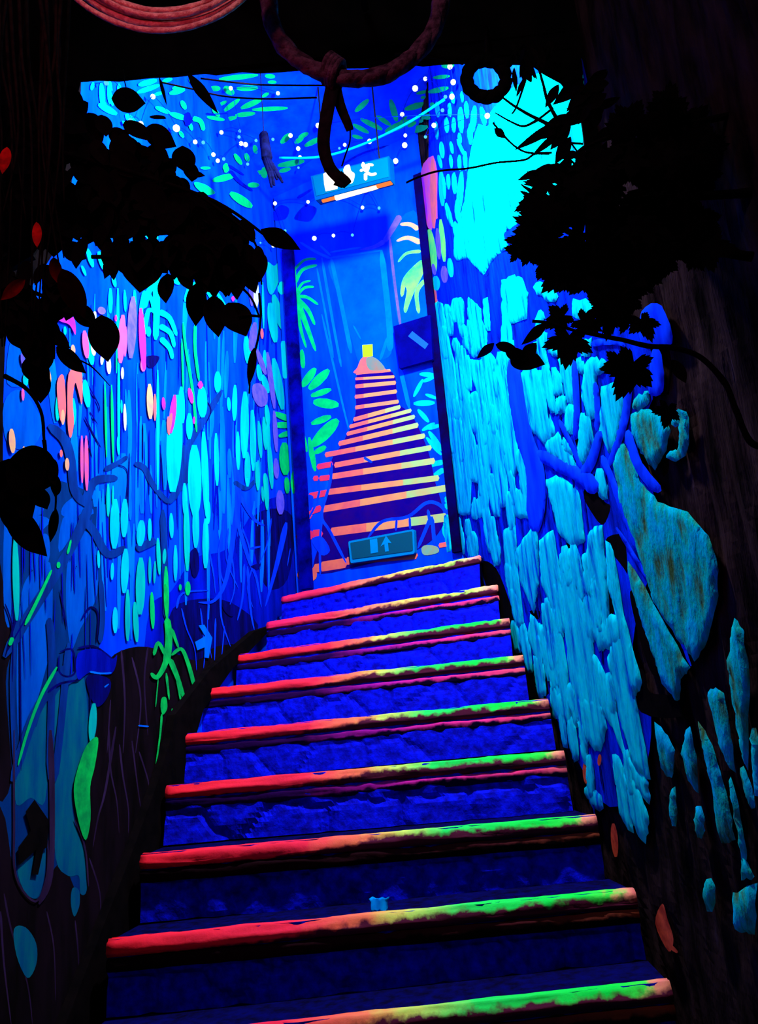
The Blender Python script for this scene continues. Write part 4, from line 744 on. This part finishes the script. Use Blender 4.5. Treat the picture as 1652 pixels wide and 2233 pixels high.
def maple(mb, c, rad, rot, nrm):
    nrm = Vector(nrm).normalized(); x = nrm.cross(Vector((0, 0, 1))).normalized(); y = x.cross(nrm); c = Vector(c)
    pts = []; lobes = [(-2.25, .62), (-1.15, .85), (0, 1), (1.15, .85), (2.25, .62)]
    for k, (a, r) in enumerate(lobes):
        for da, rr in ((-.5, .6), (-.36, .76), (-.3, .68), (-.17, .88), (-.12, .82), (0, 1), (.12, .82), (.17, .88), (.3, .68), (.36, .76), (.5, .6)):
            pts.append((a+da, r*rr))
    pts.append((pi, .12))
    vs = [c]
    for a, r in pts: vs.append(c + (y*cos(a+rot) + x*sin(a+rot))*rad*r - nrm*(rad*.18*r*r) )
    n = len(pts); mb.add(vs, [(0, 1+i, 1+(i+1) % n) for i in range(n)])
FACE = -ray(CX, CY)
def px_leaf(x, y, ln, wd, ang, d, mb, prof=OV, rr=random):
    a = radians(ang); dx, dy = cos(a)*ln/2, sin(a)*ln/2
    t = rr.uniform(-.03, .03)
    n = FACE + Vector((rr.uniform(-.4, .4), 0, rr.uniform(-.4, .4)))
    leaf(mb, at(x-dx, y-dy, d-t), at(x+dx, y+dy, d+t), n, (at(x+wd, y, d)-at(x, y, d)).length, prof)
def px_maple(x, y, r, rot, d, mb, rr=random):
    maple(mb, at(x, y, d), (at(x+r, y, d)-at(x, y, d)).length, rot, FACE + Vector((rr.uniform(-.5, .5), 0, rr.uniform(-.5, .5))))
def scatter(poly, n, fn, seed):
    r = random.Random(seed); xs = [p[0] for p in poly]; ys = [p[1] for p in poly]; k = 0
    while k < n:
        p = (r.uniform(min(xs), max(xs)), r.uniform(min(ys), max(ys)))
        if inside(p, poly): fn(p[0], p[1], r); k += 1
def stem(px, d, r, parent, n=6):
    pts = catmull([tuple(at(x, y, d if not isinstance(d, list) else d[i])) for i, (x, y) in enumerate(px)], False, 6)
    return MB().tube(pts, r, n, wob=.2).build('stem', stemm, parent, True)
def foliage(name, loc, label, cat, stems, leaves, dense, d, material=leafm, group=None):
    t = thing(name, loc, label, cat, group)
    for s in stems: stem(*s, t)
    for l in leaves:
        mb = MB()
        if l[0] == 'm': px_maple(*l[1:], mb)
        else: px_leaf(*l[:6], mb, *(l[6:] or ()))
        mb.build('leaf', material, t, True)
    mb = MB()
    for poly, n, fn, seed in dense: scatter(poly, n, lambda x, y, r: fn(mb, x, y, r), seed)
    if mb.v: mb.build('foliage', material, t, True)
    return t
def rleaf(lo, hi, d0, d1, a0=20, a1=140): 
    def f(mb, x, y, r):
        s = r.uniform(lo, hi); px_leaf(x, y, s, s*r.uniform(.5, .72), r.uniform(a0, a1), r.uniform(d0, d1), mb, OV, r)
    return f
def rmaple(lo, hi, d0, d1):
    def f(mb, x, y, r): px_maple(x, y, r.uniform(lo, hi), r.uniform(0, 6.3), r.uniform(d0, d1), mb, r)
    return f
G = 'leafy branches in front of the mural'
# upper left bank of leaves
bankA = [(0,180),(170,190),(230,260),(300,290),(345,300),(420,400),(470,440),(560,500),(585,560),(560,590),(480,560),(400,540),(350,520),(300,540),(220,520),(170,560),(0,600)]
foliage('leafy_branch', at(0, 300, 1.6), 'broad bank of dark round leaves hanging across the upper left mural', 'plant',
  [([(-40,300),(120,330),(300,380),(470,440),(580,515)], 1.6, [.008, .003]), ([(-40,450),(150,470),(330,500),(500,520)], 1.62, [.008, .003]), ([(440,430),(520,490),(560,540),(570,620)], 1.58, [.004, .002])],
  [(345,256,36,22,10,1.7), (403,348,62,56,80,1.58), (428,380,40,14,10,1.58), (418,375,44,40,90,1.6), (350,300,80,46,30,1.62), (300,285,70,40,40,1.62), (262,300,60,34,30,1.62), (500,490,120,44,32,1.6), (540,505,60,30,60,1.58), (470,470,110,60,35,1.6), (400,460,90,60,30,1.6), (330,440,110,70,40,1.6), (370,560,80,60,60,1.58), (520,575,70,40,100,1.58), (470,560,80,50,80,1.58), (568,585,64,32,95,1.57), (545,560,60,34,60,1.57)],
  [([(0,200),(150,200),(220,300),(300,320),(420,430),(550,520),(540,550),(440,540),(330,500),(200,500),(0,560)], 250, rleaf(46, 84, 1.58, 1.72), 3), ([(190,250),(270,300),(350,330),(420,430),(340,420),(190,330),(180,480),(300,520),(330,420)], 70, rleaf(36, 60, 1.6, 1.7), 31), ([(150,440),(330,450),(480,520),(560,560),(420,580),(330,560),(240,545),(150,560)], 60, rleaf(44, 74, 1.56, 1.66), 33)], 1.6)
foliage('hanging_leaf_spray', at(300, 560, 1.5), 'spray of hanging oval leaves in front of the middle of the left mural', 'plant',
  [([(200,560),(300,560),(400,570),(480,600),(540,640),(565,690)], 1.5, [.005, .002]), ([(565,640),(568,690),(562,740),(548,800),(543,858)], 1.5, [.003, .002]), ([(520,690),(545,688),(566,690)], 1.5, .003)],
  [(309,589,100,88,95,1.5), (280,570,90,60,60,1.5), (250,570,90,50,120,1.5), (363,629,66,44,92,1.5), (428,664,96,44,92,1.5), (470,690,92,50,82,1.5), (517,697,84,66,62,1.5), (548,800,86,20,98,1.5), (490,600,80,46,80,1.5), (520,620,70,40,95,1.5), (450,600,80,44,90,1.5), (405,600,74,40,70,1.5), (565,570,70,30,80,1.5)],
  [([(220,540),(400,540),(560,560),(560,600),(500,630),(400,600),(330,580),(240,580)], 40, rleaf(46, 74, 1.48, 1.54, 50, 120), 4)], 1.5)
foliage('hanging_leaf_spray', at(100, 700, 1.4), 'spray of black leaves over the pink drips at the left edge', 'plant',
  [([(0,620),(80,640),(160,680),(220,720)], 1.4, [.005, .002]), ([(10,820),(60,850),(90,900),(96,960),(98,1010)], 1.4, [.005, .002]), ([(160,780),(200,800),(240,842)], 1.4, [.002, .001])],
  [(228,738,104,64,82,1.4), (155,785,88,34,42,1.4), (87,840,80,44,88,1.4), (110,720,80,40,60,1.4), (70,760,90,46,70,1.4), (60,700,90,50,60,1.4), (30,690,90,50,50,1.4), (95,790,70,40,90,1.4), (130,740,60,30,40,1.4), (185,690,70,40,50,1.4)],
  [([(-20,590),(120,600),(160,660),(120,720),(110,800),(80,830),(50,760),(-20,720)], 60, rleaf(46, 74, 1.38, 1.46, 40, 120), 5)], 1.4)
foliage('hanging_leaf_cluster', at(70, 1000, 1.3), 'cluster of black leaves at the left edge halfway down', 'plant',
  [([(96,960),(100,1010),(90,1060),(60,1130)], 1.3, [.004, .002]), ([(110,1010),(122,1080),(116,1150)], 1.3, [.003, .001])],
  [(70,1030,120,110,20,1.3), (40,1080,120,100,60,1.3), (58,1160,140,62,50,1.3), (116,1030,60,30,80,1.3), (122,1060,50,26,95,1.3), (116,1146,76,20,100,1.3), (20,1040,80,60,90,1.3), (100,1000,60,40,30,1.3), (25,1130,90,50,70,1.3), (88,1085,60,40,60,1.3)], [], 1.3)
for (x, y, ln, wd, an, d, lab) in ((80,512,56,20,88,1.25,'small upright red-lit leaf among the dark leaves at the upper left'), (28,632,70,28,140,1.25,'red-lit leaf at the left edge above the pink drips'), (160,640,120,52,65,1.25,'large dim red-lit leaf beside the pink drips'), (122,590,60,26,80,1.28,'small dim red-lit leaf above the large red-lit leaf'), (10,350,60,24,100,1.28,'dim red-lit leaf at the upper left edge')):
    mb = MB(); px_leaf(x, y, ln, wd, an, d, mb); o = mb.build('red_lit_leaf', redlitleaf, None, True); tag(o, lab, 'leaf', 'red-lit leaves at the left edge')
ol = foliage('hanging_round_leaf', at(280, 220, 1.9), 'single dark round leaf dangling from the arch at the upper left', 'leaf', [([(268,150),(272,180),(278,200)], 1.9, .002)], [(280,220,76,50,8,1.9)], [], 1.9)
for px, lab in (([(408,158),(425,178),(450,210),(476,248)], 'long pointed black leaf hanging from the arch left of the vine hoop'), ([(346,165),(352,190),(360,215),(364,232)], 'thin black sprig hanging from the arch at the upper left')):
    w = 24 if 'long' in lab else 8
    mb = MB(); (x0, y0), (x1, y1) = px[0], px[-1]; leaf(mb, at(x0, y0, 1.9), at(x1, y1, 1.9), FACE, (at(x0+w, y0, 1.9)-at(x0, y0, 1.9)).length, LA); o = mb.build('hanging_leaf', leafm, None, True); tag(o, lab, 'leaf')
mb = MB(); leaf(mb, at(568,500,2.0), at(655,545,2.0), FACE, (at(36,0,2)-at(0,0,2)).length, LA); o = mb.build('pointed_leaf', leafm, None, True); tag(o, 'pointed black leaf at the top left corner of the painted corridor', 'leaf')
# aerial roots at the upper left
ar = thing('aerial_roots', at(80, 100, 1.45), 'curtain of thin brown aerial roots hanging at the upper left edge', 'roots'); rr = random.Random(5)
for k in range(22):
    x = rr.uniform(-30, 150); d = rr.uniform(1.35, 1.55); y1 = rr.uniform(420, 760) - max(0, x-90)*2.5
    px = [(x+rr.uniform(-20, 20), -60), (x+rr.uniform(-14, 14), 120), (x+rr.uniform(-20, 20), 300), (x+rr.uniform(-30, 30), y1)]
    MB().tube(catmull([tuple(at(a, b, d)) for a, b in px], False, 6), [.005, .0015], 5, wob=.3).build('root', mat('aerial_root', (26, 16, 16), (12, 8, 9), 40), ar, True)
# right side foliage
bankR = [(1118,374),(1170,372),(1240,320),(1290,240),(1450,200),(1560,300),(1560,560),(1460,600),(1390,690),(1300,650),(1230,640),(1160,608),(1090,560),(1112,545),(1085,530),(1122,483),(1158,440),(1148,423)]
core = [(1190,420),(1280,390),(1340,270),(1450,220),(1540,300),(1540,560),(1440,590),(1370,640),(1290,620),(1200,590),(1150,560),(1140,530),(1180,480)]
def spiky(mb, x, y, r):
    a = r.uniform(150, 230); s = r.uniform(30, 62); px_leaf(x, y, s, s*.3, a, r.uniform(1.38, 1.46), mb, LA, r)
foliage('maple_branch', at(1500, 450, 1.4), 'dense bank of spiky black maple leaves hanging on the upper right', 'plant',
  [([(1640,420),(1500,430),(1350,440),(1200,470)], 1.42, [.01, .004]), ([(1640,560),(1500,540),(1350,530),(1200,540)], 1.42, [.01, .004]), ([(1600,250),(1450,280),(1330,300),(1260,330)], 1.42, [.008, .003])],
  [('m',1160,440,46,1.6,1.38), ('m',1150,530,56,1.4,1.38), ('m',1195,400,50,1.2,1.38), ('m',1130,548,36,1.5,1.38), ('m',1240,600,56,2.4,1.38), ('m',1200,570,50,2.2,1.38), ('m',1300,620,56,2.8,1.38), ('m',1350,650,60,3.0,1.38)],
  [(core, 170, rmaple(42, 74, 1.34, 1.5), 6), ([(1130,390),(1250,340),(1240,600),(1140,560),(1120,530),(1160,480)], 60, spiky, 7)], 1.4)
foliage('maple_spray', at(1400, 740, 1.4), 'trailing vine with separate black maple leaves over the pale root plates', 'plant',
  [([(1255,722),(1300,730),(1355,741),(1410,754),(1475,760),(1530,782),(1580,836),(1604,895),(1632,960),(1660,975)], 1.4, [.004, .006]), ([(1160,700),(1200,705),(1255,722)], 1.4, .003), ([(1455,760),(1462,800),(1455,860)], 1.4, .002)],
  [('m',1378,798,86,2.75,1.4), ('m',1350,790,46,1.8,1.4), ('m',1456,892,48,2.9,1.4), ('m',1240,738,74,2.9,1.4), ('m',1225,690,52,1.8,1.4), ('m',1270,700,50,4.0,1.4), (1150,788,78,48,10,1.4), (1105,758,52,24,15,1.4), (1128,775,60,30,25,1.4), (1165,728,76,26,140,1.4,LA), (1150,770,60,30,130,1.4,LA), ('m',1330,690,56,3.2,1.4), ('m',1400,700,56,3.4,1.4), (1450,1020,40,16,100,1.4), (1480,810,60,30,60,1.4)],
  [([(1300,640),(1420,600),(1400,700),(1330,720)], 16, rmaple(36, 56, 1.4, 1.46), 8)], 1.4)
mb = MB(); px_leaf(1058,765,52,20,138,1.6,mb,LA); o = mb.build('loose_leaf', mat('blue_leaf', (4, 4, 90)), None, True); tag(o, 'small narrow blue leaf left of the maple spray', 'leaf')
# lance leaves and twigs in front of the bright bark
ll = foliage('lance_leaf_branch', at(1320, 250, 1.75), 'branch of long thin black leaves crossing the brightest patch of bark', 'plant',
  [([KA(p) for p in [(1700,300),(1500,480),(1320,640),(1130,580),(930,470),(790,370)]], 1.75, [.008, .0025]), ([KA(p) for p in [(1130,580),(1000,640),(880,600),(740,520)]], 1.75, [.004, .0015]), ([KA(p) for p in [(890,530),(930,470),(990,300),(1010,230)]], 1.75, [.002, .004]), ([KA(p) for p in [(1120,80),(1170,250),(1215,420),(1330,640)]], 1.75, [.003, .005]), ([KA(p) for p in [(720,610),(830,740),(930,830),(1040,880),(1230,890)]], 1.75, .0025), ([KA(p) for p in [(1420,790),(1480,870)]], 1.75, .002), ([KA(p) for p in [(1130,580),(1260,480)]], 1.75, .003), ([KA(p) for p in [(1380,790),(1530,800)]], 1.75, .003)],
  [(*KA((1130,720)),128,22,148,1.75,LA), (*KA((1280,650)),110,40,150,1.75,LA), (*KA((1200,800)),90,16,140,1.75,LA), (*KA((1330,720)),80,34,125,1.75,LA), (*KA((785,705)),34,18,40,1.75,LA), (*KA((1400,330)),90,34,140,1.75,LA), (*KA((1250,370)),60,22,120,1.75,LA), (*KA((1350,860)),70,30,120,1.75,LA), (*KA((1450,560)),90,40,150,1.75,LA), (*KA((960,300)),44,10,110,1.75,LA)],
  [([KA(p) for p in [(1420,420),(1400,280),(1500,260),(1700,200),(1800,700),(1600,640)]], 14, lambda mb, x, y, r: px_leaf(x, y, r.uniform(50, 90), r.uniform(16, 30), r.uniform(110, 170), r.uniform(1.7, 1.8), mb, LA, r), 9), ([KA(p) for p in [(1250,960),(1340,900),(1560,900),(1700,600),(1800,1200),(1300,1300),(1060,1180),(1100,1080)]], 44, lambda mb, x, y, r: px_leaf(x, y, r.uniform(36, 70), r.uniform(16, 30), r.uniform(100, 200), r.uniform(1.7, 1.8), mb, LA, r), 10), ([KA(p) for p in [(830,150),(900,240),(1080,180),(1200,60),(1300,60),(1300,-60),(830,-60)]], 26, lambda mb, x, y, r: px_leaf(x, y, r.uniform(30, 60), r.uniform(10, 20), r.uniform(60, 120), r.uniform(1.75, 1.85), mb, LA, r), 11)], 1.75)
line([KA(p) for p in [(-60,1150),(50,1100),(230,1045),(500,1020),(750,970),(1000,945),(1100,890),(1250,880)]], [1.8]*8, .0028, 'trailing_vine', 'single thin dark vine crossing the pink post and the bright bark', 'vine', stemm)
line([(1010,139),(960,128),(900,120),(860,118)], [1.9]*4, .004, 'arch_twig', 'thin dark twig along the edge of the arch right of the vine hoop', 'twig', stemm)
